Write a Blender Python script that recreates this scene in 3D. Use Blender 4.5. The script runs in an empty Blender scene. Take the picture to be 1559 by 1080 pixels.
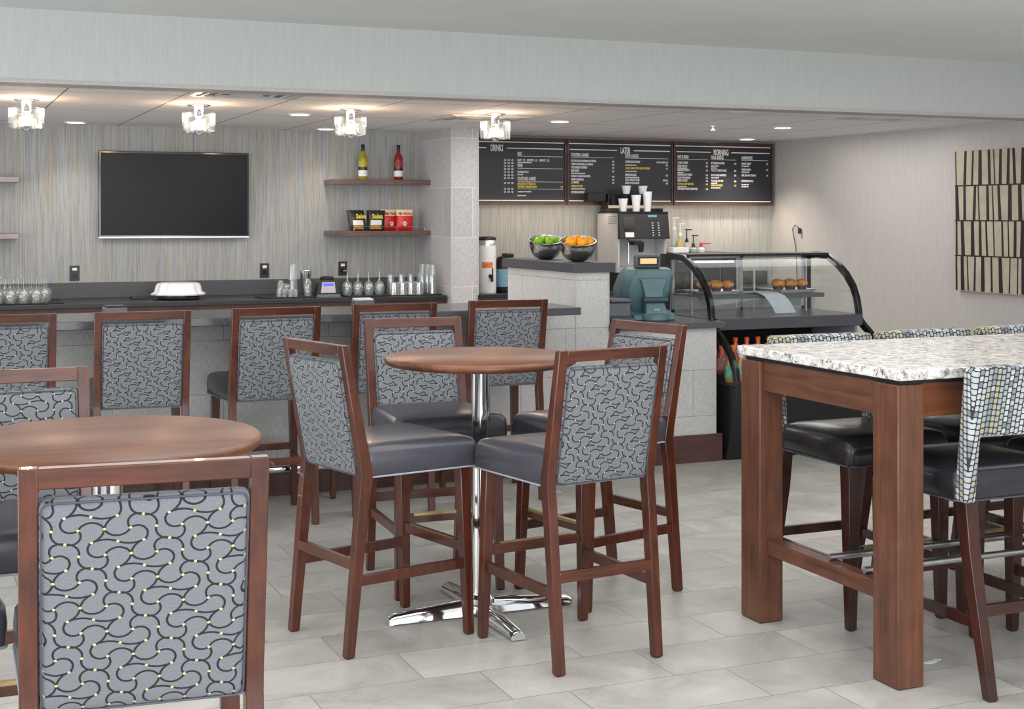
import bpy, bmesh, math, random
from mathutils import Vector, Matrix
R = math.radians; PI = math.pi
sc = bpy.context.scene
C = sc.collection
rnd = random.Random(7)

# ------------------------------------------------------------------ camera, world, light, exposure
F, H, HOR, CX = 2120.0, 1.6, 330.0, 780.0
cam = bpy.data.cameras.new('camera'); camo = bpy.data.objects.new('camera', cam); C.objects.link(camo)
cam.sensor_width = 36; cam.lens = 36*F/1559; cam.shift_y = -210/1559
camo.location = (0, 0, H); camo.rotation_euler = (R(90), 0, R(-23)); cam.clip_start = .05
sc.camera = camo
w = bpy.data.worlds.new('world'); sc.world = w; w.use_nodes = True
w.node_tree.nodes['Background'].inputs[0].default_value = (.93, .97, 1, 1)
w.node_tree.nodes['Background'].inputs[1].default_value = .62
sc.view_settings.view_transform = 'Standard'; sc.view_settings.look = 'None'
sc.view_settings.exposure = 0.7; sc.view_settings.gamma = 1; sc.view_settings.use_curve_mapping = False

def area(name, loc, rot, sx, sy, e, col=(1, 1, 1)):
    l = bpy.data.lights.new(name, 'AREA'); l.shape = 'RECTANGLE'; l.size = sx; l.size_y = sy; l.energy = e; l.color = col
    o = bpy.data.objects.new(name, l); C.objects.link(o); o.location = loc; o.rotation_euler = rot
    return o
area('upward_fill_light', (1.5, -2.4, 1.4), (R(112), 0, R(-10)), 6, 2.0, 205, (.985, .99, 1))  # unseen fill standing in for daylight, tilted up to lift the ceiling
area('upward_fill_light', (-3.6, 3.5, 1.3), (R(110), 0, R(-90)), 5, 2.0, 100, (.985, .99, 1))  # same added fill from the left side
area('upward_fill_light', (-3.6, 9.6, 1.2), (R(125), 0, R(-90)), 3, 1.6, 30, (.98, .98, 1))  # extra unseen fill, added to brighten the bar ceiling
area('ceiling_fill_light', (2.2, 4.2, 2.66), (0, 0, 0), 3.5, 3.0, 45, (1, .98, .96))  # added fill below the main ceiling, no fixture modelled
area('ceiling_fill_light', (5.6, 4.6, 2.66), (0, 0, 0), 2.5, 3.5, 32, (1, .98, .96))
area('ceiling_fill_light', (1.5, 9.6, 2.31), (0, 0, 0), 4.5, 1.6, 33, (1, .96, .92))  # added fill over the bar, on top of the modelled downlights
area('ceiling_fill_light', (5.8, 9.6, 2.31), (0, 0, 0), 3.2, 1.8, 28, (1, .96, .92))

area('under_menu_glow_light', (6.05, 11.22, 1.69), (R(30), 0, 0), 3.0, .05, 4.0, (1, .78, .52))  # added warm light without a fixture, for the glow on the wallpaper

# ------------------------------------------------------------------ node helpers
def lin(r, g, b):
    f = lambda c: (c/255/12.92) if c/255 <= .04045 else ((c/255+.055)/1.055)**2.4
    return (f(r), f(g), f(b), 1)
class NT:
    def __init__(s, name):
        s.m = bpy.data.materials.new(name); s.m.use_nodes = True
        s.t = s.m.node_tree; s.n = s.t.nodes; s.b = s.n['Principled BSDF']
    def new(s, typ, **kw):
        n = s.n.new(typ)
        for k, v in kw.items(): setattr(n, k, v)
        return n
    def put(s, sock, v):
        if hasattr(v, 'is_linked') or isinstance(v, bpy.types.NodeSocket): s.t.links.new(v, sock)
        else: sock.default_value = v
    def math(s, op, a, b=0.0, c=None):
        n = s.new('ShaderNodeMath', operation=op); s.put(n.inputs[0], a); s.put(n.inputs[1], b)
        if c is not None: s.put(n.inputs[2], c)
        return n.outputs[0]
    def xyz(s, kind='Object'):
        tc = s.new('ShaderNodeTexCoord'); sp = s.new('ShaderNodeSeparateXYZ'); s.t.links.new(tc.outputs[kind], sp.inputs[0])
        return sp.outputs[0], sp.outputs[1], sp.outputs[2]
    def comb(s, x, y, z):
        n = s.new('ShaderNodeCombineXYZ')
        s.put(n.inputs[0], x); s.put(n.inputs[1], y); s.put(n.inputs[2], z); return n.outputs[0]
    def noise(s, vec, scale=5., detail=3., rough=.5, dist=0.):
        n = s.new('ShaderNodeTexNoise'); s.put(n.inputs['Vector'], vec); n.inputs['Scale'].default_value = scale
        n.inputs['Detail'].default_value = detail; n.inputs['Roughness'].default_value = rough; n.inputs['Distortion'].default_value = dist
        return n.outputs[0]
    def white(s, vec):
        n = s.new('ShaderNodeTexWhiteNoise', noise_dimensions='3D'); s.put(n.inputs['Vector'], vec); return n.outputs[0]
    def ramp(s, fac, stops, interp='LINEAR'):
        n = s.new('ShaderNodeValToRGB'); s.put(n.inputs[0], fac); cr = n.color_ramp; cr.interpolation = interp
        while len(cr.elements) < len(stops): cr.elements.new(.5)
        for e, (p, c) in zip(cr.elements, stops): e.position = p; e.color = c
        return n.outputs[0]
    def mix(s, fac, a, b):
        n = s.new('ShaderNodeMix', data_type='RGBA'); s.put(n.inputs[0], fac); s.put(n.inputs[6], a); s.put(n.inputs[7], b); return n.outputs[2]
    def mixv(s, fac, a, b):
        n = s.new('ShaderNodeMix', data_type='FLOAT'); s.put(n.inputs[0], fac); s.put(n.inputs[2], a); s.put(n.inputs[3], b); return n.outputs[0]
    def bump(s, h, strength=.2, dist=.002):
        n = s.new('ShaderNodeBump'); s.put(n.inputs['Height'], h); n.inputs['Strength'].default_value = strength
        n.inputs['Distance'].default_value = dist; s.t.links.new(n.outputs[0], s.b.inputs['Normal'])
    def set(s, **kw):
        names = dict(col='Base Color', rough='Roughness', metal='Metallic', trans='Transmission Weight', ior='IOR', coat='Coat Weight',
                     spec='Specular IOR Level', alpha='Alpha', emit='Emission Color', es='Emission Strength', sheen='Sheen Weight', sub='Subsurface Weight')
        for k, v in kw.items(): s.put(s.b.inputs[names[k]], v)
        return s.m

def plain(name, col, rough=.5, var=.06, scale=20, **kw):
    """colour with a light mottling so that no surface is perfectly flat"""
    t = NT(name); v = t.xyz(); n = t.noise(t.comb(*v), scale, 3)
    k = lambda f: tuple(min(1, c*f) for c in col[:3])+(1,)
    c = t.ramp(n, [(.3, k(1-var)), (.7, k(1+var))])
    return t.set(col=c, rough=rough, **kw)

def wood(name, dark, light, rough=.32, axis='z', coat=.3, scale=1.):
    t = NT(name); x, y, z = t.xyz()
    s = {'z': (60, 60, 4), 'x': (4, 60, 60), 'y': (60, 4, 60)}[axis]
    v = t.comb(t.math('MULTIPLY', x, s[0]*scale), t.math('MULTIPLY', y, s[1]*scale), t.math('MULTIPLY', z, s[2]*scale))
    n = t.noise(v, 1., 5, .6, .6)
    n2 = t.noise(t.comb(x, y, z), 7., 2)
    f = t.math('ADD', t.math('MULTIPLY', n, .65), t.math('MULTIPLY', n2, .4))
    c = t.ramp(f, [(.35, dark), (.68, light)])
    t.bump(n, .08, .0005)
    return t.set(col=c, rough=rough, coat=coat)

M = {}
M['wood'] = wood('stool_wood', lin(50, 22, 13), lin(92, 43, 26), .3)
M['wood_dark'] = wood('espresso_wood', lin(38, 18, 14), lin(68, 33, 25), .3)
M['table_wood'] = wood('table_top_wood', lin(84, 46, 28), lin(118, 72, 46), .34, 'x', .0, .5)
M['leg_wood'] = wood('walnut_wood', lin(72, 42, 29), lin(110, 69, 49), .4, 'z', .15, .7)
M['leg_wood_x'] = wood('walnut_wood_rail', lin(72, 42, 29), lin(110, 69, 49), .4, 'y', .15, .7)
M['shelf_wood'] = wood('shelf_wood', lin(78, 54, 50), lin(108, 80, 75), .3, 'x', .4)
M['trim_wood'] = wood('trim_wood', lin(58, 34, 29), lin(88, 55, 48), .4, 'x', .3)
M['vinyl'] = plain('grey_vinyl', lin(66, 66, 74), .3, .08, 60, coat=.1)
M['vinyl_dark'] = plain('charcoal_vinyl', lin(44, 42, 48), .26, .08, 60, coat=.15)
M['piping'] = plain('grey_piping', lin(150, 156, 166), .5)
M['piping_dark'] = plain('dark_piping', lin(70, 72, 84), .5)
M['black'] = plain('black_plastic', lin(30, 30, 33), .35)
M['black_soft'] = plain('black_matte', lin(22, 22, 24), .7)
M['black_gloss'] = plain('black_gloss', lin(24, 24, 27), .12)
M['white'] = plain('white_plastic', lin(232, 232, 230), .4, .02)
M['white_cer'] = plain('white_ceramic', lin(238, 238, 240), .2, .02, coat=.3)
M['chrome'] = plain('chrome', (.86, .87, .88, 1), .08, .02, metal=1.)
M['steel'] = plain('brushed_steel', (.72, .72, .73, 1), .35, .08, metal=1.)
M['brass'] = plain('worn_brass', (.42, .33, .18, 1), .4, .1, metal=1.)
M['silver'] = plain('silver_paint', lin(188, 188, 190), .4, .03)
M['grey'] = plain('mid_grey', lin(108, 112, 116), .5)
M['teal'] = plain('teal_plastic', lin(92, 124, 130), .4, .03)
M['teal_dark'] = plain('dark_teal_plastic', lin(56, 80, 86), .45, .03)
M['slate_plastic'] = plain('slate_plastic', lin(92, 98, 104), .4, .03)
M['blue_label'] = plain('blue_label', lin(118, 160, 182), .5)
M['orange'] = plain('orange_peel', lin(250, 168, 20), .45, .05, 90)
M['green_apple'] = plain('apple_skin', lin(140, 190, 45), .35, .12, 12)
M['crumb'] = plain('muffin_crumb', lin(205, 145, 88), .8, .35, 70)
M['muffin_paper'] = plain('muffin_paper', lin(92, 64, 52), .7)
M['orange_cap'] = plain('orange_cap', lin(240, 120, 30), .4)
M['blue_cap'] = plain('blue_cap', lin(40, 110, 190), .4)
M['red'] = plain('red_plastic', lin(205, 50, 48), .4)
M['chalk'] = plain('white_lettering', lin(235, 235, 232), .6, .02)
M['chalk_y'] = plain('yellow_lettering', lin(226, 205, 60), .6, .02)
M['paper'] = plain('paper', lin(225, 230, 232), .7)
M['plaster_ceiling'] = plain('ceiling_paint', lin(222, 225, 224), .9, .02, 2)
M['rubber'] = plain('rubber', lin(28, 26, 26), .7)

def glass(name, col=(1, 1, 1, 1), rough=0., ior=1.45):
    t = NT(name); return t.set(col=col, rough=rough, trans=1., ior=ior)
M['glass'] = glass('clear_glass', (.93, .97, .96, 1))
M['shade_glass'] = glass('crystal_glass', (.98, .98, .98, 1), .02)
def pane(name, op=.12, tcol=(.965, .98, .975, 1), milk=0.):
    """thin sheet of glass: mostly see-through with a mirror-like film"""
    t = NT(name); m = t.m
    tr = t.new('ShaderNodeBsdfTransparent'); tr.inputs[0].default_value = tcol
    gl = t.new('ShaderNodeBsdfGlossy'); gl.inputs['Roughness'].default_value = .03; gl.inputs['Color'].default_value = (.9, .95, .95, 1)
    mx = t.new('ShaderNodeMixShader'); ge = t.new('ShaderNodeNewGeometry')
    dt = t.new('ShaderNodeVectorMath', operation='DOT_PRODUCT'); t.put(dt.inputs[0], ge.outputs['Normal']); t.put(dt.inputs[1], ge.outputs['Incoming'])
    f = t.math('ADD', t.math('MULTIPLY', t.math('POWER', t.math('SUBTRACT', 1., t.math('ABSOLUTE', dt.outputs['Value'])), 5.), .8), .04+op*.3)
    if milk:
        df = t.new('ShaderNodeBsdfDiffuse'); df.inputs[0].default_value = (.9, .9, .9, 1); m2 = t.new('ShaderNodeMixShader'); m2.inputs[0].default_value = milk
        t.t.links.new(tr.outputs[0], m2.inputs[1]); t.t.links.new(df.outputs[0], m2.inputs[2]); tr = m2
    t.put(mx.inputs[0], f); t.t.links.new(tr.outputs[0], mx.inputs[1]); t.t.links.new(gl.outputs[0], mx.inputs[2])
    t.t.links.new(mx.outputs[0], t.n['Material Output'].inputs[0]); return m
M['pane'] = pane('case_glass', .03)
M['glass'] = pane('thin_clear_glass', .2, (.96, .97, .965, 1), .07)
M['shade_glass'] = pane('crystal_glass', .45, (.95, .95, .95, 1), .006)
def emis(name, col, s):
    t = NT(name); return t.set(col=col, emit=col, es=s)
M['bulb'] = emis('glowing_bulb', (1, .64, .38, 1), 130)
M['led'] = emis('downlight_lens', (1, .95, .88, 1), 4)
M['lcd_amber'] = emis('amber_display', lin(205, 175, 125), .5)
M['lcd_blue'] = emis('blue_display', lin(70, 80, 190), .7)

# swirl fabric: interlocking curved cells with pale stitches where they meet
def swirl():
    t = NT('swirl_fabric'); x, y, z = t.xyz()
    h = t.math('ADD', x, .021); g = t.math('SUBTRACT', z, t.math('MULTIPLY', y, .9))
    hx, dx, dz = .0475, .0245, -.0300
    # lattice coordinates (i along a row of stitches, j from row to row)
    j = t.math('DIVIDE', g, dz); i = t.math('DIVIDE', t.math('SUBTRACT', h, t.math('MULTIPLY', j, dx)), hx)
    P = t.comb(i, j, 0.)
    U = [(0, 0, 1, 0, .12), (1, 0, 2, 0, -.12), (0, 0, 0, 1, -.5), (0, 1, 1, 1, .34), (1, 1, 2, 1, -.34), (2, 1, 2, 2, .5),
         (1, 1, 2, 0, .14), (1, 1, 0, 2, .14), (3, 0, 2, 1, -.42), (3, 0, 3, 1, .26), (3, 1, 3, 2, -.26), (4, 1, 3, 2, .42)]
    total = None
    for (i0, j0, i1, j1, bulge) in U:
        ax, az = hx*i0+dx*j0, dz*j0; bx, bz = hx*i1+dx*j1, dz*j1
        L = math.hypot(bx-ax, bz-az); ux, uz = (bx-ax)/L, (bz-az)/L; nx, nz = -uz, ux
        if bulge < 0: nx, nz = -nx, -nz
        sg = abs(bulge)*L; Rr = (L*L/4+sg*sg)/(2*sg)
        sub = t.new('ShaderNodeVectorMath', operation='SUBTRACT'); t.put(sub.inputs[0], P); sub.inputs[1].default_value = ((i0+i1)/2, (j0+j1)/2, 0)
        wr = t.new('ShaderNodeVectorMath', operation='WRAP'); t.put(wr.inputs[0], sub.outputs[0]); wr.inputs[1].default_value = (2, 1, 1); wr.inputs[2].default_value = (-2, -1, -1)
        d1 = t.new('ShaderNodeVectorMath', operation='DOT_PRODUCT'); t.put(d1.inputs[0], wr.outputs[0]); d1.inputs[1].default_value = (hx*ux, dx*ux+dz*uz, 0)
        d2 = t.new('ShaderNodeVectorMath', operation='DOT_PRODUCT'); t.put(d2.inputs[0], wr.outputs[0]); d2.inputs[1].default_value = (hx*nx, dx*nx+dz*nz, 0)
        u_, v_ = d1.outputs['Value'], d2.outputs['Value']
        ds = t.new('ShaderNodeVectorMath', operation='DISTANCE'); t.put(ds.inputs[0], t.comb(u_, v_, 0.)); ds.inputs[1].default_value = (0, sg-Rr, 0)
        near = t.math('ABSOLUTE', t.math('SUBTRACT', ds.outputs['Value'], Rr))
        e = t.math('MAXIMUM', near, t.math('MULTIPLY', v_, -1.))
        total = e if total is None else t.math('MINIMUM', total, e)
    line = t.math('LESS_THAN', total, .0022)
    du = t.math('MULTIPLY', t.math('SUBTRACT', i, t.math('ROUND', i)), hx); dj = t.math('SUBTRACT', j, t.math('ROUND', j))
    ddx = t.math('ADD', du, t.math('MULTIPLY', dj, dx)); ddz = t.math('MULTIPLY', dj, dz)
    dd = t.math('SQRT', t.math('ADD', t.math('MULTIPLY', ddx, ddx), t.math('MULTIPLY', ddz, ddz)))
    dot = t.math('LESS_THAN', dd, .0030)
    fine = t.noise(t.comb(t.math('MULTIPLY', x, 900), 0., t.math('MULTIPLY', g, 200)), 1., 2)
    base = t.ramp(fine, [(.3, lin(100, 104, 110)), (.7, lin(124, 128, 134))])
    c = t.mix(line, base, lin(30, 27, 36))
    c = t.mix(dot, c, lin(190, 184, 128))
    t.bump(fine, .15, .0006)
    return t.set(col=c, rough=.85, sheen=.1)
M['swirl'] = swirl()

# grid fabric: columns of small rounded tiles on charcoal
def gridfab():
    t = NT('grid_fabric'); x, y, z = t.xyz()
    u = t.math('DIVIDE', t.math('ADD', x, t.math('MULTIPLY', y, 1.0)), .0185)
    cu = t.math('FLOOR', u); fu = t.math('FRACT', u)
    off = t.white(t.comb(cu, 0., 3.))
    wob = t.math('MULTIPLY', t.noise(t.comb(u, z, 0.), .5, 1), .15)
    v = t.math('ADD', t.math('ADD', t.math('DIVIDE', t.math('SUBTRACT', z, t.math('MULTIPLY', y, .25)), .0205), off), wob)
    cv = t.math('FLOOR', v); fv = t.math('FRACT', v)
    au = t.math('POWER', t.math('DIVIDE', t.math('ABSOLUTE', t.math('SUBTRACT', fu, .5)), .395), 4)
    av = t.math('POWER', t.math('DIVIDE', t.math('ABSOLUTE', t.math('SUBTRACT', fv, .5)), .405), 4)
    cell = t.math('LESS_THAN', t.math('ADD', au, av), 1.)
    r = t.math('ADD', t.math('MULTIPLY', t.white(t.comb(cu, 7., 1.)), .84), t.math('MULTIPLY', t.white(t.comb(cu, cv, 2.)), .16))
    c = t.ramp(r, [(0, lin(172, 177, 180)), (.3, lin(128, 135, 138)), (.42, lin(184, 187, 188)), (.55, lin(120, 127, 134)), (.66, lin(166, 159, 126)), (.76, lin(152, 158, 160))], 'CONSTANT')
    c = t.mix(cell, lin(46, 50, 54), c)
    return t.set(col=c, rough=.85)
M['grid'] = gridfab()

def granite():
    t = NT('white_granite'); x, y, z = t.xyz(); p = t.comb(x, y, z)
    n1 = t.noise(p, 26, 6, .7, .5); n2 = t.noise(p, 70, 4, .7); n3 = t.noise(p, 9, 3, .6)
    c = t.ramp(n1, [(.36, lin(120, 112, 110)), (.44, lin(196, 194, 190)), (.56, lin(232, 231, 228))])
    c = t.mix(t.math('GREATER_THAN', t.math('ADD', n2, t.math('MULTIPLY', n3, .35)), .79), c, lin(92, 84, 84))
    c = t.mix(t.math('GREATER_THAN', t.noise(p, 45, 2), .68), c, lin(176, 158, 150))
    return t.set(col=c, rough=.14)
M['granite'] = granite()
def darkstone(name, base, rough):
    t = NT(name); x, y, z = t.xyz(); n = t.noise(t.comb(x, y, z), 160, 3, .7)
    k = lambda f: tuple(c*f for c in base[:3])+(1,)
    return t.set(col=t.ramp(n, [(.35, k(.7)), (.6, k(1.1)), (.72, k(1.9))]), rough=rough)
M['bar_stone'] = darkstone('bar_top_stone', lin(84, 85, 90), .22)
M['black_stone'] = darkstone('back_counter_stone', lin(44, 45, 50), .28)
M['cap_stone'] = darkstone('cap_stone', lin(74, 75, 80), .4)

def tile_mat(name, L, Hh, shift, base, axis='x', z0=0., x0=0., third=None):
    """linen-textured wall tile; axis = direction the courses run; x-y plane for floors when axis == 'floor'"""
    t = NT(name); x, y, z = t.xyz()
    if axis == 'floor': a, b = x, y
    elif axis == 'x': a, b = x, z
    else: a, b = t.math('ADD', x, y), z
    row = t.math('FLOOR', t.math('DIVIDE', t.math('SUBTRACT', b, z0), Hh))
    fb = t.math('FRACT', t.math('DIVIDE', t.math('SUBTRACT', b, z0), Hh))
    ua = t.math('DIVIDE', t.math('ADD', t.math('SUBTRACT', a, x0), t.math('MULTIPLY', row, shift)), L)
    col = t.math('FLOOR', ua); fa = t.math('FRACT', ua)
    g = .0022
    da = t.math('MULTIPLY', t.math('SUBTRACT', .5, t.math('ABSOLUTE', t.math('SUBTRACT', fa, .5))), L)
    db = t.math('MULTIPLY', t.math('SUBTRACT', .5, t.math('ABSOLUTE', t.math('SUBTRACT', fb, .5))), Hh)
    grout = t.math('LESS_THAN', t.math('MINIMUM', da, db), g)
    rr = t.white(t.comb(row, col, 4.))
    p = t.comb(t.math('ADD', a, t.math('MULTIPLY', rr, 9)), b, 0.)
    if axis == 'floor':
        n = t.math('ADD', t.math('MULTIPLY', t.noise(p, 2.6, 6, .62, 1.), .8), t.math('MULTIPLY', t.noise(p, 90, 2), .2))
        f = t.math('ADD', t.math('MULTIPLY', rr, .14), n)
        c = t.ramp(f, [(.36, base[0]), (.78, base[1])]); go = base[2]
    else:
        f1 = t.noise(t.comb(t.math('MULTIPLY', a, 260), t.math('MULTIPLY', b, 26), 0.), 1., 2)
        f2 = t.noise(t.comb(t.math('MULTIPLY', a, 26), t.math('MULTIPLY', b, 260), 3.), 1., 2)
        f = t.math('ADD', t.math('ADD', t.math('MULTIPLY', f1, .5), t.math('MULTIPLY', f2, .4)), t.math('MULTIPLY', rr, .1))
        c = t.ramp(f, [(.34, base[0]), (.62, base[1])]); go = base[2]
        t.bump(f, .2, .001)
    c = t.mix(grout, c, go)
    return t.set(col=c, rough=.42 if axis == 'floor' else .6)
M['floor'] = tile_mat('floor_tile', .61, .306, .2033, (lin(152, 149, 144), lin(199, 197, 191), lin(132, 129, 124)), 'floor', 3.94, .18)
M['tile'] = tile_mat('linen_tile', .61, .30, .305, (lin(168, 168, 168), lin(206, 206, 205), lin(150, 149, 148)), 'xy')
M['tile_y'] = tile_mat('linen_tile_column', .61, .41, .305, (lin(150, 148, 150), lin(196, 195, 197), lin(212, 211, 210)), 'xy', z0=.2)

def wallpaper():
    t = NT('striped_wallpaper'); x, y, z = t.xyz(); s = t.math('ADD', x, y)
    n = t.noise(t.comb(t.math('MULTIPLY', s, 38), t.math('MULTIPLY', z, .7), 0.), 1., 3, .7)
    n2 = t.noise(t.comb(t.math('MULTIPLY', s, 120), t.math('MULTIPLY', z, 2.5), 5.), 1., 3, .6)
    f = t.math('ADD', t.math('MULTIPLY', n, .72), t.math('MULTIPLY', n2, .28))
    c = t.ramp(f, [(.36, lin(132, 140, 156)), (.43, lin(160, 166, 172)), (.49, lin(172, 172, 168)), (.54, lin(144, 148, 150)), (.6, lin(176, 169, 150)), (.66, lin(154, 151, 144))])
    c2 = t.ramp(t.noise(t.comb(t.math('MULTIPLY', s, 210), t.math('MULTIPLY', z, 1.2), 9.), 1., 2), [(.4, (.86, .86, .86, 1)), (.6, (1, 1, 1, 1))])
    mx = t.new('ShaderNodeMix', data_type='RGBA', blend_type='MULTIPLY'); mx.inputs[0].default_value = 1
    t.put(mx.inputs[6], c); t.put(mx.inputs[7], c2)
    return t.set(col=mx.outputs[2], rough=.7)
M['wallpaper'] = wallpaper()
def paint(name, a, b):
    t = NT(name); x, y, z = t.xyz()
    n = t.noise(t.comb(t.math('MULTIPLY', x, 90), t.math('MULTIPLY', y, 90), t.math('MULTIPLY', z, 6)), 1., 3, .6)
    t.bump(n, .1, .0008)
    return t.set(col=t.ramp(n, [(.3, a), (.7, b)]), rough=.75)
M['wall'] = paint('woven_wall_covering', lin(172, 168, 166), lin(182, 179, 177))
M['beam'] = paint('soffit_wall_covering', lin(178, 182, 180), lin(186, 190, 188))
def ceil_tile():
    t = NT('ceiling_tile'); x, y, z = t.xyz()
    row = t.math('FLOOR', t.math('DIVIDE', t.math('SUBTRACT', y, 8.5), 1.36)); fb = t.math('FRACT', t.math('DIVIDE', t.math('SUBTRACT', y, 8.5), 1.36))
    fa = t.math('FRACT', t.math('DIVIDE', t.math('SUBTRACT', x, .77), .68))
    da = t.math('MULTIPLY', t.math('SUBTRACT', .5, t.math('ABSOLUTE', t.math('SUBTRACT', fa, .5))), .68)
    db = t.math('MULTIPLY', t.math('SUBTRACT', .5, t.math('ABSOLUTE', t.math('SUBTRACT', fb, .5))), 1.36)
    g = t.math('LESS_THAN', t.math('MINIMUM', da, db), .005)
    n = t.noise(t.comb(x, y, z), 30, 3)
    return t.set(col=t.mix(g, t.ramp(n, [(.3, lin(216, 216, 218)), (.7, lin(226, 226, 228))]), lin(96, 92, 92)), rough=.85)
M['ceil_tile'] = ceil_tile()

# ------------------------------------------------------------------ mesh helpers
def BM(): return bmesh.new()
def box(bm, x0, x1, y0, y1, z0, z1, M4=None):
    vs = [bm.verts.new((x, y, z)) for z in (z0, z1) for y in (y0, y1) for x in (x0, x1)]
    for f in ((0, 2, 3, 1), (4, 5, 7, 6), (0, 1, 5, 4), (2, 6, 7, 3), (0, 4, 6, 2), (1, 3, 7, 5)):
        bm.faces.new([vs[i] for i in f])
    if M4 is not None: bmesh.ops.transform(bm, matrix=M4, verts=vs)
    return vs
def cbox(bm, cx, cy, z0, sx, sy, sz, rot=0):
    v = box(bm, -sx/2, sx/2, -sy/2, sy/2, 0, sz)
    bmesh.ops.transform(bm, matrix=Matrix.Translation((cx, cy, z0)) @ Matrix.Rotation(rot, 4, 'Z'), verts=v); return v
def loft(bm, rings, cap=True, closed=True):
    R_ = [[bm.verts.new(p) for p in r] for r in rings]; n = len(R_[0])
    for a, b in zip(R_, R_[1:]):
        for i in range(n if closed else n-1):
            bm.faces.new((a[i], a[(i+1) % n], b[(i+1) % n], b[i]))
    if cap and closed:
        bm.faces.new(R_[0][::-1]); bm.faces.new(R_[-1])
    return R_
def lathe(bm, prof, c=(0, 0, 0), seg=24, cap=True, axis='z', ang0=0, ribs=0, ribamp=0):
    rings = []
    for r, z in prof:
        ring = []
        for i in range(seg):
            a = ang0+2*PI*i/seg; rr = max(r, 1e-4)*(1+(ribamp*math.cos(ribs*a) if ribs else 0))
            p = (rr*math.cos(a), rr*math.sin(a), z)
            if axis == 'x': p = (p[2], p[0], p[1])
            if axis == 'y': p = (p[0], -p[2], p[1])
            ring.append((p[0]+c[0], p[1]+c[1], p[2]+c[2]))
        rings.append(ring)
    return loft(bm, rings, cap)
def tube(bm, pts, r, seg=10, closed=False):
    pts = [Vector(p) for p in pts]; n = len(pts); rings = []; up = None
    for i, p in enumerate(pts):
        if closed: t = (pts[(i+1) % n]-pts[i-1]).normalized()
        else: t = (pts[min(i+1, n-1)]-pts[max(i-1, 0)]).normalized()
        if up is None:
            up = Vector((0, 0, 1)) if abs(t.z) < .9 else Vector((1, 0, 0))
        s = t.cross(up).normalized(); up = s.cross(t).normalized()
        rr = r[i] if isinstance(r, (list, tuple)) else r
        rings.append([p+(s*math.cos(2*PI*k/seg)+up*math.sin(2*PI*k/seg))*rr for k in range(seg)])
    if closed: rings.append(rings[0])
    return loft(bm, rings, not closed)
def rrect(wx, wy, r, n=4):
    r = min(r, wx*.999, wy*.999); pts = []
    for cx, cy, a0 in ((wx-r, wy-r, 0), (-wx+r, wy-r, 90), (-wx+r, -wy+r, 180), (wx-r, -wy+r, 270)):
        for k in range(n+1):
            a = R(a0+90*k/n); pts.append((cx+r*math.cos(a), cy+r*math.sin(a)))
    return pts
def bar4(bm, a, b, sa, sb=None):
    """straight tapered rectangular bar from a to b (section sizes in x and y, ends level)"""
    sb = sb or sa
    loft(bm, [[(p[0]+sx*s[0]/2, p[1]+sy*s[1]/2, p[2]) for sx, sy in ((-1, -1), (1, -1), (1, 1), (-1, 1))] for p, s in ((a, sa), (b, sb))])
def prism(bm, poly, a0, a1, axis='x'):
    """poly = (p, q) outline; extruded from a0 to a1 along axis"""
    f = {'x': lambda p, q, a: (a, p, q), 'y': lambda p, q, a: (p, a, q), 'z': lambda p, q, a: (p, q, a)}[axis]
    loft(bm, [[f(p, q, a) for p, q in poly] for a in (a0, a1)])
def obj(name, bm, mat, parent=None, bevel=0, smooth=40, seg=2):
    bmesh.ops.remove_doubles(bm, verts=bm.verts, dist=1e-5)
    bmesh.ops.recalc_face_normals(bm, faces=bm.faces)
    me = bpy.data.meshes.new(name); bm.to_mesh(me); bm.free()
    me.materials.append(mat if not isinstance(mat, str) else M[mat])
    if smooth:
        for p in me.polygons: p.use_smooth = True
        me.set_sharp_from_angle(angle=R(smooth))
    o = bpy.data.objects.new(name, me); C.objects.link(o)
    if parent is not None: o.parent = parent
    if bevel:
        b = o.modifiers.new('bevel', 'BEVEL'); b.width = bevel; b.segments = seg; b.limit_method = 'ANGLE'; b.angle_limit = R(35); b.harden_normals = False
    return o
def thing(name, label, cat, loc=(0, 0, 0), rot=0, group=None):
    o = bpy.data.objects.new(name, None); C.objects.link(o); o.location = loc; o.rotation_euler = (0, 0, rot); o.empty_display_size = .1
    o['label'] = label; o['category'] = cat
    if group: o['group'] = group
    return o
def tag(o, label, cat, group=None):
    o['label'] = label; o['category'] = cat
    if group: o['group'] = group
    return o
def struct(name, bm, mat, bevel=0, smooth=40):
    o = obj(name, bm, mat, None, bevel, smooth); o['kind'] = 'structure'; return o
def dup(root, loc=None, rot=None, label=None, group=None):
    r = root.copy(); C.objects.link(r)
    if loc is not None: r.location = loc
    if rot is not None: r.rotation_euler = (0, 0, rot)
    if label: r['label'] = label
    if group: r['group'] = group
    for ch in list(root.children):
        c = ch.copy(); C.objects.link(c); c.parent = r
        for g in list(ch.children):
            d = g.copy(); C.objects.link(d); d.parent = c
    return r

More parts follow.
